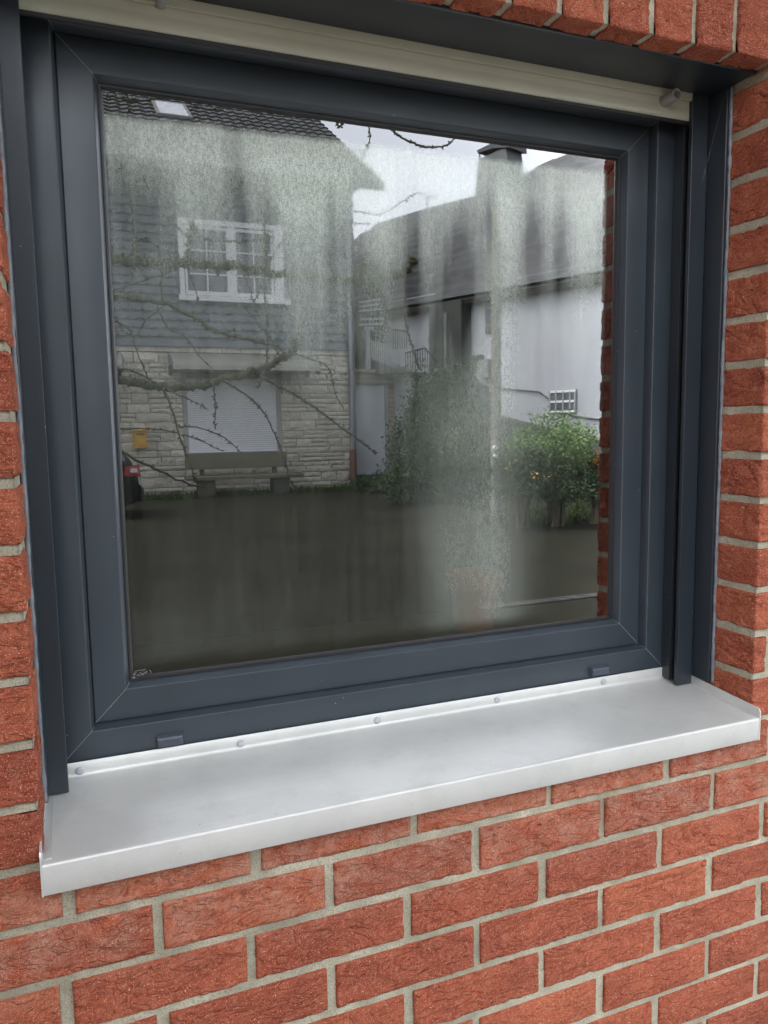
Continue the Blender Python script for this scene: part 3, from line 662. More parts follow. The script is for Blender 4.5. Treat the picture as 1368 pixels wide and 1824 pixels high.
# upper window
uwf = MB(True); x0, x1, z0, z1 = UW
uwf.box(x0, FY - .12, z0 + .08, x0 + .11, FY + .02, z1 - .09); uwf.box(x1 - .22, FY - .12, z0 + .08, x1, FY + .02, z1 - .09); uwf.box(x0, FY - .12, z1 - .09, x1, FY + .02, z1 + .03)
uwf.box(x0 - .04, FY - .17, z0 - .03, x1 + .12, FY + .02, z0 + .08)
uw = uwf.build('window', WHITE, ha)
xm = 3.52
for (a, c) in ((x0 + .13, xm - .03), (xm + .09, x1 - .24)):
    sb = MB(True); za, zb_ = z0 + .10, z1 - .11
    sb.box(a, FY - .09, za, a + .05, FY, zb_); sb.box(c - .05, FY - .09, za, c, FY, zb_); sb.box(a + .05, FY - .09, za, c - .05, FY, za + .09); sb.box(a + .05, FY - .09, zb_ - .07, c - .05, FY, zb_)
    m_ = (a + c) / 2; sb.box(m_ - .017, FY - .085, za + .09, m_ + .017, FY - .03, zb_ - .07)
    for f in (.30, .64): sb.box(a + .05, FY - .082, za + (zb_ - za) * f, c - .05, FY - .033, za + (zb_ - za) * f + .032)
    sb.build('window_sash', WHITE, uw); pb = MB(True); pb.box(a + .05, FY - .045, za + .09, c - .05, FY - .035, zb_ - .07); pb.build('pane', DKGLASS, uw)
mul = MB(True); mul.box(xm - .03, FY - .10, z0 + .08, xm + .09, FY + .01, z1 - .09); mul.build('mullion', WHITE, uw)
# lower shuttered window
SHUT = pal('white_shutter', (.80, .82, .86), (.75, .77, .81), 5, .5)
lw = MB(True); sz = np.arange(.06, 1.80, .05)
for q in sz: lw.poly([(2.44, FY - .005, q), (2.44, FY - .014, q + .025), (2.44, FY - .005, q + .046), (2.44, FY + .015, q + .046), (2.44, FY + .015, q)], (2.06, 0, 0))
lo = lw.build('rolled_shutter', SHUT, ha); f_ = MB(True); f_.box(2.33, FY - .02, -.06, 2.44, FY + .1, 1.84); f_.box(4.50, FY - .02, -.06, 4.62, FY + .1, 1.84); f_.box(2.33, FY - .03, 1.75, 4.62, FY + .1, 1.86); f_.build('shutter_frame', pal('stone_grey', (.34, .34, .31), (.38, .38, .35), 5), lo)
f_ = MB(True); f_.box(2.30, FY - .14, -.10, 4.60, FY + .1, .03); f_.build('sill', WHITE, lo)
lwb = MB(True); lwb.box(-1.6, FY - .02, GZ0, .75, FY + .1, 1.84); lwb.build('door', pal('brown_door', (.20, .17, .14), (.24, .2, .17), 3), ha)
# glazed canopies on curved brackets
CAN = mat('canopy_sheet', (.22, .22, .19), .3)
def canopy(x0, x1, brs):
    arcp = [(FY - .10 - .95 * math.sin(t), 2.32 - .42 * (1 - math.cos(t)) - .02) for t in np.linspace(0, math.pi / 2 * .98, 9)]
    c = MB(True); g = np.array([[(x, y, z) for (y, z) in arcp] for x in (x0, x1)]); c.grid(g); g2 = g.copy(); g2[..., 2] -= .012; c.grid(g2[::-1]); co = c.build('canopy', CAN, ha, smooth=False)
    e = MB(True); y, z = arcp[-1]; e.box(x0, y - .01, z - .012, x1, y + .01, z + .008); e.build('front_edge', pal('canopy_edge', (.38, .38, .36), (.42, .42, .40), 5), co)
    for xb in brs:
        k = MB(True); pts = [(xb, y, z - .03) for (y, z) in arcp]; inn = [(xb, y + .11 if i > 2 else y, z - .16 - .1 * (i < 4)) for i, (y, z) in enumerate(arcp[:-1])][::-1]
        k.poly([(xb, FY - .06, 2.30)] + pts + inn[:-1] + [(xb, FY - .06, 1.80)], (.07, 0, 0)); k.build('bracket', pal('bracket_grey', (.10, .11, .10), (.12, .13, .12), 8), co)
canopy(2.05, 5.30, (2.05, 4.02, 5.24)); canopy(-2.0, 1.02, (-2.0, .98))
# roof with pantiles and skylight
EY, EZ, EX = 16.4, 6.31, 7.10; TAN = (8.477 - 6.311) / (19.828 - 16.4)
nx_, nr = 200, 15; RX0 = -4.4; rows_ = []
Lr = 5.2; step = .34
for r_i in range(int(Lr / step)):
    for f in (0.0, .999): rows_.append((r_i * step + f * step, (1 - f) * .055))
ux = np.linspace(RX0, EX, 560); G = np.zeros((len(ux), len(rows_), 3))
for j, (s_, hgt) in enumerate(rows_):
    wave = .017 * np.cos(ux * 2 * math.pi / .28) ** 3 + hgt * .7 + .02
    G[:, j, 0] = ux; G[:, j, 1] = EY + s_ - wave * .35; G[:, j, 2] = EZ + s_ * TAN + wave
rt = MB(True); rt.grid(G); ro = rt.build('roof', TILE, ha)
ub = MB(True); ub.poly([(RX0, EY - .02, EZ - .02), (EX - .02, EY - .02, EZ - .02), (EX - .02, EY + Lr, EZ + Lr * TAN - .02), (RX0, EY + Lr, EZ + Lr * TAN - .02)], (0, .07, -.14)); ub.build('roof_deck', pal('brown_boards', (.09, .07, .05), (.12, .09, .07), 5), ro)
ub = MB(True); ub.poly([(RX0, EY + Lr, EZ + Lr * TAN), (EX, EY + Lr, EZ + Lr * TAN), (EX, EY + 2 * Lr, EZ), (RX0, EY + 2 * Lr, EZ)], (0, 0, -.12)); ub.build('rear_slope', TILE, ro)
ub = MB(True); ub.box(RX0, EY + .02, EZ - .17, XW + .02, FY + .02, EZ - .10); ub.box(RX0, EY - .04, EZ - .19, EX, EY + .03, EZ + .0); ub.build('eaves_board', pal('eaves_brown', (.07, .06, .05), (.09, .08, .06), 5), ro)
g_ = MB(True); g_.tube([(RX0, EY - .09, EZ - .07), (EX - .15, EY - .09, EZ - .07)], .07, 12); g_.build('gutter', mat('gutter_zinc', (.16, .17, .18), .4, .6), ro)
nn = np.array([0, -TAN, 1.]); nn /= np.linalg.norm(nn); Pn = np.array([0, EY, EZ + .05])
sq = [onplane(px, py, Pn, nn) for px, py in ((277, 184), (323, 190), (336, 210), (293, 206))]
cen = sum(sq) / 4; fr_ = MB(True)
xa, xb = min(p[0] for p in sq) - .02, max(p[0] for p in sq); ya, yb = min(p[1] for p in sq), max(p[1] for p in sq)
pl = lambda x, y, o: (x, y, EZ + (y - EY) * TAN + o)
for (p, q, r, s) in ((xa - .08, ya - .08, xb + .08, ya), (xa - .08, yb, xb + .08, yb + .08), (xa - .08, ya, xa, yb), (xb, ya, xb + .08, yb)): fr_.poly([pl(p, q, .12), pl(r, q, .12), pl(r, s, .12), pl(p, s, .12)], (0, 0, -.14))
sko = fr_.build('skylight', pal('skylight_grey', (.16, .16, .15), (.2, .2, .19), 5), ro)
k = MB(True); k.poly([pl(xa, ya, .115), pl(xb, ya, .115), pl(xb, yb, .115), pl(xa, yb, .115)], (0, 0, -.02)); k.build('pane', mat('skylight_pale', (.50, .52, .56), .3), sko)  # pane in one plain pale colour
# downpipe
dp = MB(True); dp.tube([(6.36, FY - .17, 6.1), (6.36, FY - .17, .05)], .075, 14); do = dp.build('downpipe', mat('pipe_zinc', (.24, .26, .29), .45, .5), ha, auto=60)
dp = MB(True); dp.tube([(6.36, FY - .17, .05), (6.36, FY - .17, GZ0 - .1)], .085, 14); dp.build('rusty_foot', pal('rusty_iron', (.15, .06, .045), (.20, .09, .06), 9), do, auto=60)
# ---- garage with terrace on top, right of house A
gy = 17.25; ga = thing('garage', 'low pale stone garage with a plain white door beside the slate house', 'garage', (7.3, gy, -.75))
gw = MB(True); gw.box(7.50, gy, -.9, 7.88, gy + 5, 1.62); gw.box(XW + .02, gy, 1.66, 7.88, gy + 5, 1.95); gw.box(XW + .02, gy, -.9, 6.60, gy + 5, 1.66)
gwm = mat('garage_stone', (.4, .35, .28), .9); bt = N(gwm, 'ShaderNodeTexBrick'); bt.inputs['Scale'].default_value = 1.0; bt.inputs['Brick Width'].default_value = .42; bt.inputs['Row Height'].default_value = .12; bt.inputs['Mortar Size'].default_value = .008
bt.inputs['Color1'].default_value = (.38, .33, .27, 1); bt.inputs['Color2'].default_value = (.30, .26, .21, 1); bt.inputs['Mortar'].default_value = (.13, .12, .10, 1)
sw = N(gwm, 'ShaderNodeSeparateXYZ'); L(gwm, coords(gwm), sw.inputs[0]); cb = N(gwm, 'ShaderNodeCombineXYZ'); L(gwm, mth(gwm, 'ADD', sw.outputs[0], sw.outputs[1]), cb.inputs[0]); L(gwm, sw.outputs[2], cb.inputs[1]); L(gwm, cb.outputs[0], bt.inputs['Vector']); L(gwm, bt.outputs[0], bsdf(gwm).inputs['Base Color'])
gw.build('wall', gwm, ga)
gd_ = MB(True); gd_.box(6.60, gy + .10, -.62, 7.42, gy + .16, 1.66)
for i in range(1, 7): gd_.box(6.62, gy + .094, -.62 + i * .33, 7.40, gy + .11, -.62 + i * .33 + .012)
gd_.build('door', pal('garage_door_white', (.60, .63, .68), (.56, .59, .63), 2, .5), ga); gd_ = MB(True); gd_.box(7.42, gy + .05, -.62, 7.50, gy + .2, 1.66); gd_.build('door_frame', pal('frame_grey', (.30, .32, .33), (.33, .35, .36), 5), ga)
gd_ = MB(True); gd_.box(XW + .02, gy - .08, 1.955, 7.95, gy + 5, 2.03); gd_.build('coping', pal('coping', (.33, .29, .24), (.38, .34, .28), 6), ga)
# ---- white house B, its long wall running away to the left
P0 = at(1085, 785, 11.5); ub_ = ray(-590, 760); ub_[2] = 0; ub_ /= np.linalg.norm(ub_); nb_ = np.array([ub_[1], -ub_[0], 0])
def PB(px, py, o=0): return onplane(px, py, P0 - nb_ * o, nb_)
def sB(p): return float((p - P0) @ ub_)
def WB(s, z, o=0): q = P0 + ub_ * s - nb_ * o; return (q[0], q[1], z)
ZE = 3.74
hb = thing('white_house', 'white rendered house with a big dark roof, right of the slate house', 'house', (9.8, 12, .2))
RENDER = pal('white_render', (.44, .455, .475), (.39, .405, .43), .8, .9, .004, 60, lo=.3, hi=.7)
s0, s1 = -4.5, sB(PB(640, 541)) + .3
def slab(mb, sa, sb_, za, zb_, o0, o1, mi=0): mb.poly([WB(sa, za, o0), WB(sb_, za, o0), WB(sb_, zb_, o0), WB(sa, zb_, o0)], tuple(-nb_ * (o1 - o0)), mi)
ww = MB(True); slab(ww, s0, s1, -.9, ZE, 0, -7); ww.build('wall', RENDER, hb)
tanB = .8
pn = lambda o: 0
rb = MB(True); a, c = WB(s0 - .4, ZE - .02, .45), WB(s1 + .6, ZE - .02, .45)
back = nb_ if nb_[0] > 0 else -nb_
rp = np.array(PB(1080, 466)); nrm = np.array([-tanB * back[0], -tanB * back[1], 1.])
def RBp(px, py): return onplane(px, py, rp, nrm)
def onroof(s, d, h=0): q = P0 + ub_ * s + back * d; return np.array([q[0], q[1], rp[2] + tanB * d + h])
def roof_sd(px, py): q = RBp(px, py); return sB(q), float((q - P0) @ back)
ridge = [roof_sd(*t) for t in ((636, 422), (672, 399), (690, 393), (760, 372), (845, 350), (912, 318), (1016, 270), (1120, 222))]
ridge.append((s0 - .4, ridge[-1][1]))
for i in range(len(ridge) - 1):
    (sa, da), (sb_, db) = ridge[i], ridge[i + 1]; n = 22
    ts = np.linspace(0, 1, n); Gq = np.zeros((n, 60, 3))
    for p, t in enumerate(ts):
        s_ = sa + (sb_ - sa) * t; D = da + (db - da) * t
        for q, u_ in enumerate(np.linspace(0, 1, 60)):
            d = -.30 + (D + .30) * u_; Gq[p, q] = onroof(s_, d, .04 * ((d / .35) % 1.0 < .5) - .02)
    rb.grid(Gq)
rbo = rb.build('roof', TILE, hb)
rr = MB(True); pts = [onroof(s_, d, -.08) for s_, d in ridge]; pts2 = [onroof(ridge[-1][0], -.28, -.08), onroof(ridge[0][0], -.28, -.08)]
rr.poly(pts + pts2, tuple(back * .05 + np.array([0, 0, -.10]))); rr.build('roof_deck', pal('deck_dark', (.05, .045, .04), (.06, .055, .05), 4), rbo)
ch = MB(True)
cs = [np.array(onplane(px, py, rp + back * 3.9, nb_)) for px, py in ((846, 352), (912, 352), (901, 262), (852, 284))]
ch.poly([cs[0] - [0, 0, 1.2], cs[1] - [0, 0, 1.2], cs[1], cs[2], cs[3], cs[0]], tuple(back * .7)); co_ = ch.build('chimney', pal('chimney_slate', (.10, .11, .11), (.14, .15, .15), 3), rbo)
cc_ = MB(True); cq = [np.array(onplane(px, py, rp + back * 3.85, nb_)) for px, py in ((849, 268), (873, 256), (906, 252), (907, 262), (876, 264), (851, 273))]
cc_.poly(cq, tuple(back * .8)); cc_.tube([cs[3] + back * .1 + [0, 0, -.1], cq[0] + back * .1 + [0, 0, .05]], .02, 6); cc_.build('chimney_cap', mat('sheet_dark', (.05, .05, .06), .5), co_)
an = MB(True); A = RBp(761, 372); Bt = A + [0, 0, .42]; hu = ub_
an.tube([A - [0, 0, .3], Bt], .022, 6); an.tube([Bt - hu * .0 + np.array([-.35, 0, .05]), Bt + np.array([.40, 0, -.06])], .014, 5); an.tube([Bt + [-.12, 0, -.12], Bt + [.16, 0, -.10]], .012, 5)
tag(an.build('antenna', mat('antenna_metal', (.08, .08, .09), .5)), 'small thin aerial standing on the dark roof against the sky', 'antenna')
def wbox(name, m_, p0, p1, o0, o1, parent=hb, z0=None, z1=None):
    a, c = PB(*p0), PB(*p1); q = MB(True); slab(q, sB(a), sB(c), min(a[2], c[2]) if z0 is None else z0, max(a[2], c[2]) if z1 is None else z1, o0, o1); return q.build(name, m_, parent)
DARKW = pal('dark_wood', (.045, .05, .045), (.065, .07, .06), 4, .6)
bay = wbox('porch', DARKW, (782, 545), (840, 665), .0, .35); wbox('porch_post', pal('porch_post', (.16, .17, .16), (.2, .2, .19), 4), (812, 560), (817, 660), .35, .42, bay)
w1 = wbox('window', DARKW, (866, 532), (884, 592), .0, .04); wbox('pane', DKGLASS, (868, 536), (882, 588), .04, .05, w1)
w2 = wbox('window', pal('cellar_window_frame', (.20, .22, .22), (.24, .26, .26), 4), (979, 695), (1028, 737), -.02, .02)
for px in (981, 992, 1005, 1017, 1026): wbox('glazing_bar', pal('bar_white', (.26, .29, .29), (.3, .33, .33), 4), (px - 1, 697), (px + 1, 735), .02, .05, w2)
for py in (697, 715, 733): wbox('glazing_bar', WHITE, (981, py - 1), (1027, py + 1), .021, .045, w2)
wbox('pane', DKGLASS, (980, 697), (1027, 735), .021, .026, w2)
wbox('meter_box', DARKW, (843, 634), (862, 656), .0, .15); wbox('vent_cover', pal('box_grey', (.2, .22, .2), (.24, .26, .24), 4), (859, 642), (878, 672), .0, .18)
lampb = MB(True); lp = np.array(PB(768, 605, .12)); lampb.tube([lp + [0, 0, .12], lp + [0, 0, .02], lp + [0, 0, -.12]], [.03, .08, .05], 8); lampb.tube([lp + [0, 0, .10], np.array(PB(776, 600, .0))], .015, 5); lampb.build('wall_lamp', DARKW, hb)
cbm = mat('cable_black', (.06, .06, .06), .6)
for pts in (((858, 686), (872, 690), (890, 691), (925, 695), (960, 698), (972, 706), (985, 718), (1000, 730), (1020, 741), (1050, 745), (1085, 750)), ((858, 684), (857, 692))):
    cbb = MB(True); cbb.tube([PB(px, py, .03) for px, py in pts], .016, 5); cbb.build('wall_cable', cbm, hb)
plb = MB(True); plb.poly([PB(893, 740, .0), PB(1085, 788, .0), PB(1085, 830, .0), PB(893, 800, .0)], tuple(-nb_ * .04)); plb.build('plinth', pal('plinth_dark', (.08, .08, .075), (.1, .1, .09), 4), hb)
# stair flank, steps and railings in front of the white wall
sw_ = thing('garden_stairs', 'grey garden stairs with thin metal railings climbing to the white house', 'stairs', (7.9, 15.5, 0))
fl_ = MB(True); Yq = 13.2
fl_.poly([at(px, py, Yq) for px, py in ((782, 655), (838, 662), (880, 705), (893, 742), (893, 905), (782, 905))], (0, .25, 0)); fl_.build('stair_wall', pal('grey_stone', (.10, .105, .10), (.15, .155, .145), 3, .9, .01, 20), sw_)
stp = MB(True)
for i in range(9):
    Ys_ = 16.9 - i * .13; a = at(676 + i * 11, 640 + i * 4.5, Ys_); stp.box(a[0], Ys_, 1.9 if a[0] < 7.8 else .4, a[0] + .22, Ys_ + .5, a[2])
stp.build('steps', pal('step_concrete', (.14, .145, .14), (.19, .195, .185), 3), sw_)
RAIL = mat('railing_metal', (.045, .048, .05), .5); RAILW = pal('pale_railing', (.42, .45, .48), (.36, .39, .42), 6)
r1 = MB(True); A = at(722, 629, 15.2); Bq = at(757, 620, 15.2); Cq = at(777, 643, 15.2); base = at(740, 660, 15.2)[2]
r1.tube([A, Bq, Cq], .022, 6)
for i in range(9):
    t = i / 8; p = A + (Bq - A) * t; r1.tube([p, (p[0], p[1], base)], .010, 5)
for i in range(1, 6):
    t = i / 5; p = Bq + (Cq - Bq) * t; r1.tube([p, (p[0], p[1], base)], .010, 5)
r1.build('railing', RAIL, sw_)
r2 = MB(True); A = at(700, 587, 15.9); Bq = at(724, 590, 15.9); bz = at(724, 622, 15.9)[2]; r2.tube([A, Bq], .02, 6)
for i in range(7): t = i / 6; p = A + (Bq - A) * t; r2.tube([p, (p[0], p[1], bz)], .010, 5)
r2.build('railing', RAIL, sw_)
r3 = MB(True)
for i in range(14):
    px = 662 + i * 3.4; A = at(px, 606 + i * .8, 16.4); bz = at(px, 640 + i * 1.3, 16.4)[2]; r3.tube([A, (A[0], A[1], bz)], .014, 5)
r3.build('railing', RAILW, sw_)
pg = thing('pergola', 'pale slatted pergola over the terrace between the two houses', 'pergola', (7.0, 17.2, 2.03))
for (pa, pb_) in (((640, 540), (678, 534)), ((640, 548), (676, 543)), ((640, 555), (678, 552)), ((642, 570), (684, 569)), ((640, 580), (682, 578))):
    q = MB(True); a = at(*pa, 17.1); c = at(*pb_, 17.1); q.poly([a, c, c + [0, 0, .04], a + [0, 0, .04]], (0, .06, 0)); q.build('slat', RAILW, pg)
q = MB(True); a = at(655, 582, 17.2); q.box(a[0] - .05, 17.2, 2.03, a[0] + .06, 17.3, a[2]); q.box(a[0] - .12, 17.15, a[2] - .08, a[0] + .15, 17.35, a[2]); q.build('post', RAILW, pg)
q = MB(True); a = at(641, 545, 17.5); c = at(683, 640, 17.5); q.box(a[0] - .3, 17.5, 2.03, c[0] + .02, 17.56, a[2]); q.build('dark_backing', pal('backing_dark', (.045, .06, .05), (.06, .075, .06), 3), pg)  # dark upright sheet behind the slats
# utility pole
up = MB(True); a = at(884, 475, 9.0); zz = np.linspace(-.9, 3.7, 16)
up.tube([(5.86 + noise3(z, 0, 1) * .01, 9.0, z) for z in zz], [.085 - .005 * i / 3 for i in range(16)], 12)
ut = thing('utility_pole', 'weathered grey wooden pole standing in front of the white house', 'pole', (5.86, 9.0, -.88))
up.build('shaft', pal('weathered_wood', (.15, .145, .12), (.21, .20, .17), 3, .9, .01, 12), ut, smooth=True)
p = at(884, 800, 8.90)
for k in range(2):
    nb2 = MB(True); nb2.tube([(p[0] - .01, 8.93, p[2] + .02 - k * .12), (p[0] - .01, 8.89, p[2] + .02 - k * .12)], .036 - .008 * k, 12); nb2.build('number_disc', WHITE, ut)
# ---- plants
def leaves(mb, c, r, n, size, dens=1.0, clumps=None, lay=0):
    c = np.array(c); r = np.array(r); clumps = clumps or max(10, n // 90)
    cc = []
    while len(cc) < clumps:
        q = RNG.uniform(-1, 1, 3)
        if .35 < np.linalg.norm(q) < 1: cc.append(q)
    cc = np.array(cc)
    for i in range(n):
        q = cc[RNG.integers(clumps)] + RNG.normal(size=3) * .16
        p = c + q * r; a = RNG.normal(size=3); a /= np.linalg.norm(a); b_ = np.cross(a, RNG.normal(size=3)); b_ /= np.linalg.norm(b_); s = size * RNG.uniform(.6, 1.4)
        mb.add([p, p + a * s * .5 + b_ * s * .25, p + a * s, p + a * s * .5 - b_ * s * .25], [(0, 1, 2, 3)], lay)
LG = pal('leaf_light', (.19, .29, .10), (.13, .22, .07), 3, .6, spec=.3); DG = pal('leaf_dark', (.03, .055, .022), (.045, .075, .03), 2, .7, spec=.3)
BG = pal('leaf_brown', (.09, .045, .022), (.055, .04, .02), 3, .8); YF = pal('yellow_petal', (.60, .40, .08), (.65, .5, .15), 5, .6); OF = pal('orange_petal', (.70, .32, .03), (.6, .22, .03), 5, .6)
MG = pal('leaf_mid', (.055, .085, .03), (.08, .11, .045), 3, .7)
STEM = pal('bark', (.09, .075, .05), (.12, .10, .07), 20, .9, .004, 60)
def shrub(name, label, px, py, Y, rx, rz, m_, n, size, ry=None, extra=None, group=None):
    c = at(px, py, Y); gz = float(ground_h(c[0], Y)); t = thing(name, label, 'shrub', (c[0], Y, gz), group)
    mb = MB(True); leaves(mb, c, (rx, ry or rx, rz), n, size); mb.build('foliage', m_, t)
    sb = MB(True)
    for i in range(7):
        e = c + RNG.uniform(-.6, .6, 3) * np.array([rx, rx, rz]); sb.tube([(c[0] + RNG.uniform(-.1, .1), Y, gz - .05), (c + e) / 2 + [0, 0, -.1], e], [.03, .02, .008], 5)
    sb.build('stems', STEM, t)
    if extra:
        eb = MB(True); leaves(eb, c + extra[1], (rx * .8, rx * .8, rz * .5), extra[2], size * 1.2, clumps=14); eb.build('flowers', extra[0], t)['kind'] = 'stuff'
    return t
shrub('shrub', 'tall dark conifer-like shrub beside the garage wall', 785, 740, 12.8, .75, 1.05, DG, 9000, .07)
shrub('shrub', 'dark evergreen bush left of the pole, in front of the stair wall', 757, 790, 12.6, .62, .85, DG, 7000, .07)
shrub('shrub', 'mid-green rounded bush at the foot of the stair wall', 825, 805, 12.0, .55, .75, MG, 6500, .07)
shrub('shrub', 'low dark ground bush in front of the white garage door', 690, 862, 15.4, 1.0, .22, DG, 3500, .06)
shrub('light_green_shrub', 'light green feathery bush glowing in front of the white wall', 985, 790, 8.6, .62, .42, LG, 8000, .045)
shrub('light_green_shrub', 'dark green bush with small yellow blossoms right of the pole', 935, 850, 8.4, .50, .36, DG, 6500, .045, extra=(YF, np.array([-.10, -.2, .10]), 70))
shrub('shrub', 'deep green bush below the light green one', 995, 860, 8.3, .58, .26, DG, 6500, .045)
shrub('brown_hedge', 'rust brown hedge bush with orange blossoms at the right edge of the pane', 1062, 850, 8.3, .22, .36, BG, 4200, .04, extra=(OF, np.array([0, -.1, .27]), 160))
shrub('shrub', 'wide dark low bush between the garage door and the pole', 750, 855, 12.2, .75, .42, DG, 6000, .06)
# ---- bench
bn = thing('park_bench', 'weathered wooden bench with broad back standing against the stone wall', 'bench', (3.4, 16.2, GZ0))
WOOD = pal('weathered_bench', (.13, .12, .085), (.17, .155, .11), 3, .85, .006, 30)
q = MB(True); q.box(2.25, 16.30, -.29, 4.55, 16.36, .06); q.build('backrest', WOOD, bn)
q = MB(True); q.box(2.2, 15.72, -.50, 4.78, 16.22, -.43); q.build('seat', WOOD, bn)
for a in (2.45, 4.1):
    q = MB(True); q.box(a, 15.80, GZ0, a + .36, 16.15, -.505); q.build('leg', pal('bench_leg', (.075, .075, .06), (.10, .095, .075), 5), bn)
    q = MB(True); q.box(a + .12, 16.37, -.5, a + .22, 16.43, -.02); q.build('back_support', WOOD, bn)
# mail box
mbx = thing('mailbox', 'ochre yellow mailbox hung on the pale stone wall', 'mailbox', (1.5, FY - .1, .2))
a = at(238, 768, 16.75); c = at(262, 798, 16.75); YEL = pal('ochre_paint', (.62, .34, .035), (.55, .30, .03), 5, .5)
q = MB(True); q.box(a[0], 16.70, c[2], c[0], 16.93, a[2]); q.build('box', YEL, mbx); q = MB(True); q.box(a[0] - .02, 16.66, a[2], c[0] + .02, 16.94, a[2] + .03); q.build('lid', YEL, mbx)
q = MB(True); q.box(a[0] + .05, 16.694, a[2] - .08, c[0] - .05, 16.699, a[2] - .055); q.build('slot', RUBBER, mbx)
# ---- car seen at the left edge of the pane
cr = thing('parked_car', 'dark hatchback car parked at the left edge of the pane, red tail lamp showing', 'car', (-.6, 13.0, GZ0))
CARP = mat('car_black', (.012, .014, .018), .2, .3, .6); xe = at(246, 880, 13.0)[0]
prof = [(0, .30), (0.01, .55), (-.02, .72), (-.10, .95), (-.32, 1.28), (-.50, 1.42), (-.85, 1.49), (-1.6, 1.50), (-2.2, 1.42), (-2.75, 1.08), (-3.0, .98), (-3.8, .86), (-4.1, .70), (-4.15, .32), (-3.9, .24), (-.2, .22)]
secs = []
for (oy, sc_, dz) in ((0, .93, 0), (.10, .985, .0), (.35, 1, 0), (1.35, 1, 0), (1.60, .985, 0), (1.70, .93, 0)):
    secs.append([(xe + (x + 2.07) * sc_ - 2.07 * 1.0, 12.3 + oy + (max(0, z - .9) * .25 * (1 if oy < .8 else -1)), GZ0 + z * (.97 + .03 * sc_)) for x, z in prof])
q = MB(True); q.grid(np.array([s + [s[0]] for s in secs])); n = len(prof); q.add(secs[0], [tuple(range(n))]); q.add(secs[-1], [tuple(range(n))[::-1]]); q.build('body', CARP, cr, auto=40)
q = MB(True); s_ = lambda x, z, y: (xe + x, y, GZ0 + z)
q.poly([s_(-.34, 1.28, 12.355), s_(-.22, .99, 12.29), s_(-1.3, .97, 12.29), s_(-1.3, 1.38, 12.36)], (0, -.015, 0)); q.build('side_window', DKGLASS, cr)
q = MB(True); q.poly([s_(-.02, .92, 12.28), s_(.0, .72, 12.26), s_(-.26, .74, 12.25), s_(-.24, .88, 12.25)], (0.01, -.03, 0)); tl = q.build('tail_light', mat('red_lens', (.26, .02, .02), .2), cr)
q = MB(True); q.poly([s_(-.05, .86, 12.245), s_(-.04, .79, 12.235), s_(-.16, .79, 12.23), s_(-.15, .86, 12.235)], (0, -.01, 0)); q.build('reversing_lens', mat('clear_lens', (.45, .45, .48), .2), tl)
for wx in (-.85, -3.35):
    for wy in (12.27, 13.9):
        q = MB(True); q.tube([s_(wx, .31, wy), s_(wx, .31, wy + .2)], .31, 24); wo_ = q.build('wheel', RUBBER, cr, auto=40); q = MB(True); q.tube([s_(wx, .31, wy - .01), s_(wx, .31, wy + .21)], .2, 20); q.build('rim', mat('rim_grey', (.3, .3, .32), .35, .8), wo_)
q = MB(True); q.poly([s_(.01, .28, 12.42), s_(.05, .34, 12.42), s_(.06, .50, 12.42), s_(.01, .56, 12.42)], (0, 1.45, 0)); q.build('bumper', pal('bumper', (.02, .02, .022), (.03, .03, .03), 5), cr)
# ---- larch whose branches hang across the view
tree = thing('larch_tree', 'bare mossy larch with knobbly hanging twigs standing in front of the slate house', 'tree', (-.6, 6.5, GZ0))
MOSS = pal('mossy_bark', (.05, .06, .02), (.085, .09, .04), 25, .95, .02, 90); TWIG = pal('larch_twig', (.055, .055, .032), (.09, .088, .055), 20, .9, .005, 90)
BY = 6.2
q = MB(True); q.tube([(-.72 + noise3(z * .5, 0, 3) * .08, 6.5, z) for z in np.linspace(GZ0 - .1, 9, 20)], [.20 - .009 * i for i in range(20)], 14); q.build('trunk', MOSS, tree, smooth=True)
def smooth_path(P, n=6):
    P = [np.array(p, float) for p in P]; out = []
    for i in range(len(P) - 1):
        a, b_, c, d = P[max(i - 1, 0)], P[i], P[i + 1], P[min(i + 2, len(P) - 1)]
        for t in np.linspace(0, 1, n, endpoint=False): out.append(.5 * ((2 * b_) + (-a + c) * t + (2 * a - 5 * b_ + 4 * c - d) * t * t + (-a + 3 * b_ - 3 * c + d) * t ** 3))
    out.append(P[-1]); return np.array(out)
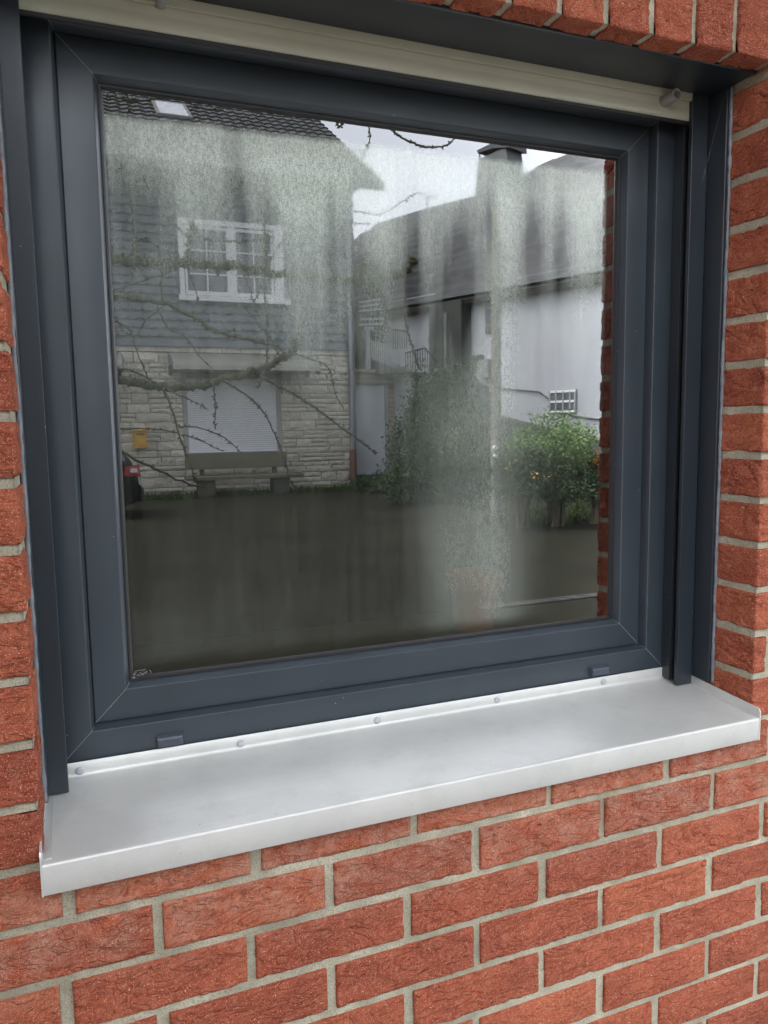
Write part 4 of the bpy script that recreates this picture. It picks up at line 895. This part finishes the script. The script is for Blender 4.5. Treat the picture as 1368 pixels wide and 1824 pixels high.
def limb(pts, Ys, r0, r1, m_=None, spur=0, spur_len=.03, moss=0, name='branch', trunk=False):
    Ys = np.linspace(Ys[0], Ys[1], len(pts)) if not np.isscalar(Ys) else [Ys] * len(pts)
    W = [at(px, py, Y) for (px, py), Y in zip(pts, Ys)]
    if trunk: W = [np.array([-.72, 6.5, W[0][2] - .1])] + W
    P = smooth_path(W); n = len(P); rad = np.linspace(r0, r1, n) * (1 + .12 * RNG.normal(size=n).clip(-1.5, 1.5)); P = P + RNG.normal(size=P.shape) * r1 * .5
    mb = MB(True); mb.tube(P, rad, 7)
    L_ = np.linalg.norm(np.diff(P, axis=0), axis=1); tot = L_.sum()
    for i in range(int(tot * spur)):
        k = RNG.integers(n - 1); b_ = P[k] + (P[k + 1] - P[k]) * RNG.random(); d = RNG.normal(size=3); d[1] *= .4; d /= np.linalg.norm(d); l = spur_len * RNG.uniform(.5, 1.3)
        mb.tube([b_, b_ + d * l * .6, b_ + d * l], [r1 * .9 + .002, r1 * .8 + .003, r1 * .3 + .002], 5)
    for i in range(int(tot * moss)):
        k = RNG.integers(n - 1); b_ = P[k] + RNG.normal(size=3) * rad[k] * .75; a = RNG.normal(size=3); a /= np.linalg.norm(a); c = np.cross(a, RNG.normal(size=3)); c /= np.linalg.norm(c); s = RNG.uniform(.01, .028)
        mb.add([b_, b_ + a * s * .5 + c * s * .25, b_ + a * s, b_ + a * s * .5 - c * s * .25], [(0, 1, 2, 3)])
    return mb.build(name, m_ or TWIG, tree, smooth=True)
limb([(150, 452), (195, 463), (260, 466), (330, 470), (420, 477), (500, 488), (580, 495), (640, 500), (700, 490), (745, 462)], (6.3, 6.0),   .050, .022, MOSS, 25, .07, 1300, trunk=True)
limb([(150, 672), (200, 676), (245, 682), (290, 691), (340, 690), (400, 674), (450, 662), (490, 645), (522, 622), (540, 590)], (6.4, 6.0), .042, .024, MOSS, 22, .05, 500, trunk=True)
limb([(150, 522), (200, 527), (240, 533), (290, 540), (340, 562), (380, 588), (430, 602), (495, 615)], (6.3, 5.8), .026, .010, MOSS, 40, .035, 160, trunk=True)
T = [([(470, 395), (474, 450), (470, 500), (475, 560), (477, 620), (472, 655), (460, 692)], .011, .004, 45), ([(440, 655), (480, 680), (520, 700), (560, 725), (610, 762), (650, 792), (672, 808)], .011, .004, 60),
     ([(400, 680), (440, 705), (470, 735), (490, 775), (505, 812), (515, 850), (530, 876)], .008, .003, 60), ([(290, 690), (305, 725), (318, 770), (332, 808), (350, 860)], .010, .004, 40),
     ([(150, 762), (205, 764), (250, 763), (300, 768), (350, 782), (395, 803)], .007, .003, 45), ([(318, 760), (355, 762), (400, 780), (426, 803)], .006, .003, 45), ([(150, 770), (205, 797), (240, 818), (280, 836), (320, 856), (366, 868)], .013, .006, 35),
     ([(380, 684), (383, 722), (383, 765)], .005, .003, 90), ([(205, 165), (222, 250), (230, 330), (238, 400), (243, 440), (235, 500)], .006, .004, 30), ([(205, 570), (232, 590), (245, 630), (262, 670), (270, 695)], .006, .004, 35),
     ([(300, 390), (326, 415), (340, 432), (330, 462), (300, 485), (250, 500), (200, 518)], .008, .006, 30), ([(600, 508), (572, 535), (545, 560), (530, 590), (524, 620)], .009, .006, 35), ([(602, 506), (608, 540), (612, 585)], .006, .003, 40),
     ([(622, 508), (630, 560), (638, 600), (641, 616)], .006, .003, 55), ([(722, 465), (722, 520), (722, 570), (732, 610), (745, 652)], .010, .005, 60), ([(205, 655), (245, 664), (290, 690), (330, 708), (368, 727)], .008, .003, 35),
     ([(345, 418), (370, 426), (410, 430), (450, 428), (480, 424)], .008, .005, 90), ([(235, 455), (240, 432), (258, 425), (282, 441)], .012, .006, 60), ([(283, 441), (288, 480), (288, 520), (290, 545)], .005, .004, 40),
     ([(280, 545), (300, 585), (330, 600), (360, 640), (390, 665)], .007, .003, 30), ([(330, 470), (350, 520), (352, 540)], .004, .003, 40), ([(505, 425), (478, 470), (462, 520), (445, 545)], .005, .003, 45),
     ([(420, 470), (440, 500), (460, 560), (500, 640)], .004, .003, 40), ([(520, 628), (555, 640), (585, 655), (597, 700), (612, 728)], .006, .003, 40), ([(560, 560), (590, 545), (600, 520)], .004, .003, 30),
     ([(530, 200), (562, 208), (600, 205), (640, 215), (684, 220)], .020, .012, 60), ([(655, 215), (659, 245), (650, 270), (640, 290)], .007, .003, 60), ([(692, 222), (712, 243), (742, 258), (775, 262), (800, 256), (822, 236)], .009, .006, 45),
     ([(590, 190), (605, 225), (620, 205), (640, 195)], .008, .005, 60), ([(628, 265), (645, 268), (656, 262)], .004, .003, 50), ([(600, 372), (640, 377), (668, 383), (692, 375), (718, 358), (742, 344)], .005, .003, 20),
     ([(600, 398), (642, 398), (658, 399)], .004, .002, 40), ([(225, 160), (228, 200), (215, 260), (228, 330)], .006, .004, 60), ([(190, 170), (250, 180), (300, 172), (360, 182)], .006, .004, 60), ([(330, 178), (370, 195), (420, 190), (480, 205), (540, 205)], .006, .004, 50),
     ([(200, 560), (235, 600), (262, 568), (290, 545)], .005, .003, 30), ([(430, 540), (480, 600), (520, 640)], .005, .003, 40), ([(918, 500), (922, 520), (932, 540)], .004, .002, 60)]
for pts, r0, r1, sp in T:
    Yb = RNG.uniform(5.6, 6.4); limb(pts, Yb, r0 * 1.15, r1 * 1.25, TWIG, sp, .026, 60 if r0 > .0075 else 0, name='twig')
for pts, r0 in (([(344, 400), (340, 420), (336, 445), (330, 465)], .022), ([(476, 420), (474, 450), (472, 475)], .016), ([(636, 498), (650, 480), (664, 468), (676, 490)], .034), ([(650, 505), (664, 520), (676, 512)], .028)):
    limb(pts, 6.1, r0, r0 * .6, MOSS, 60, .04, 900, name='mossy_stub')
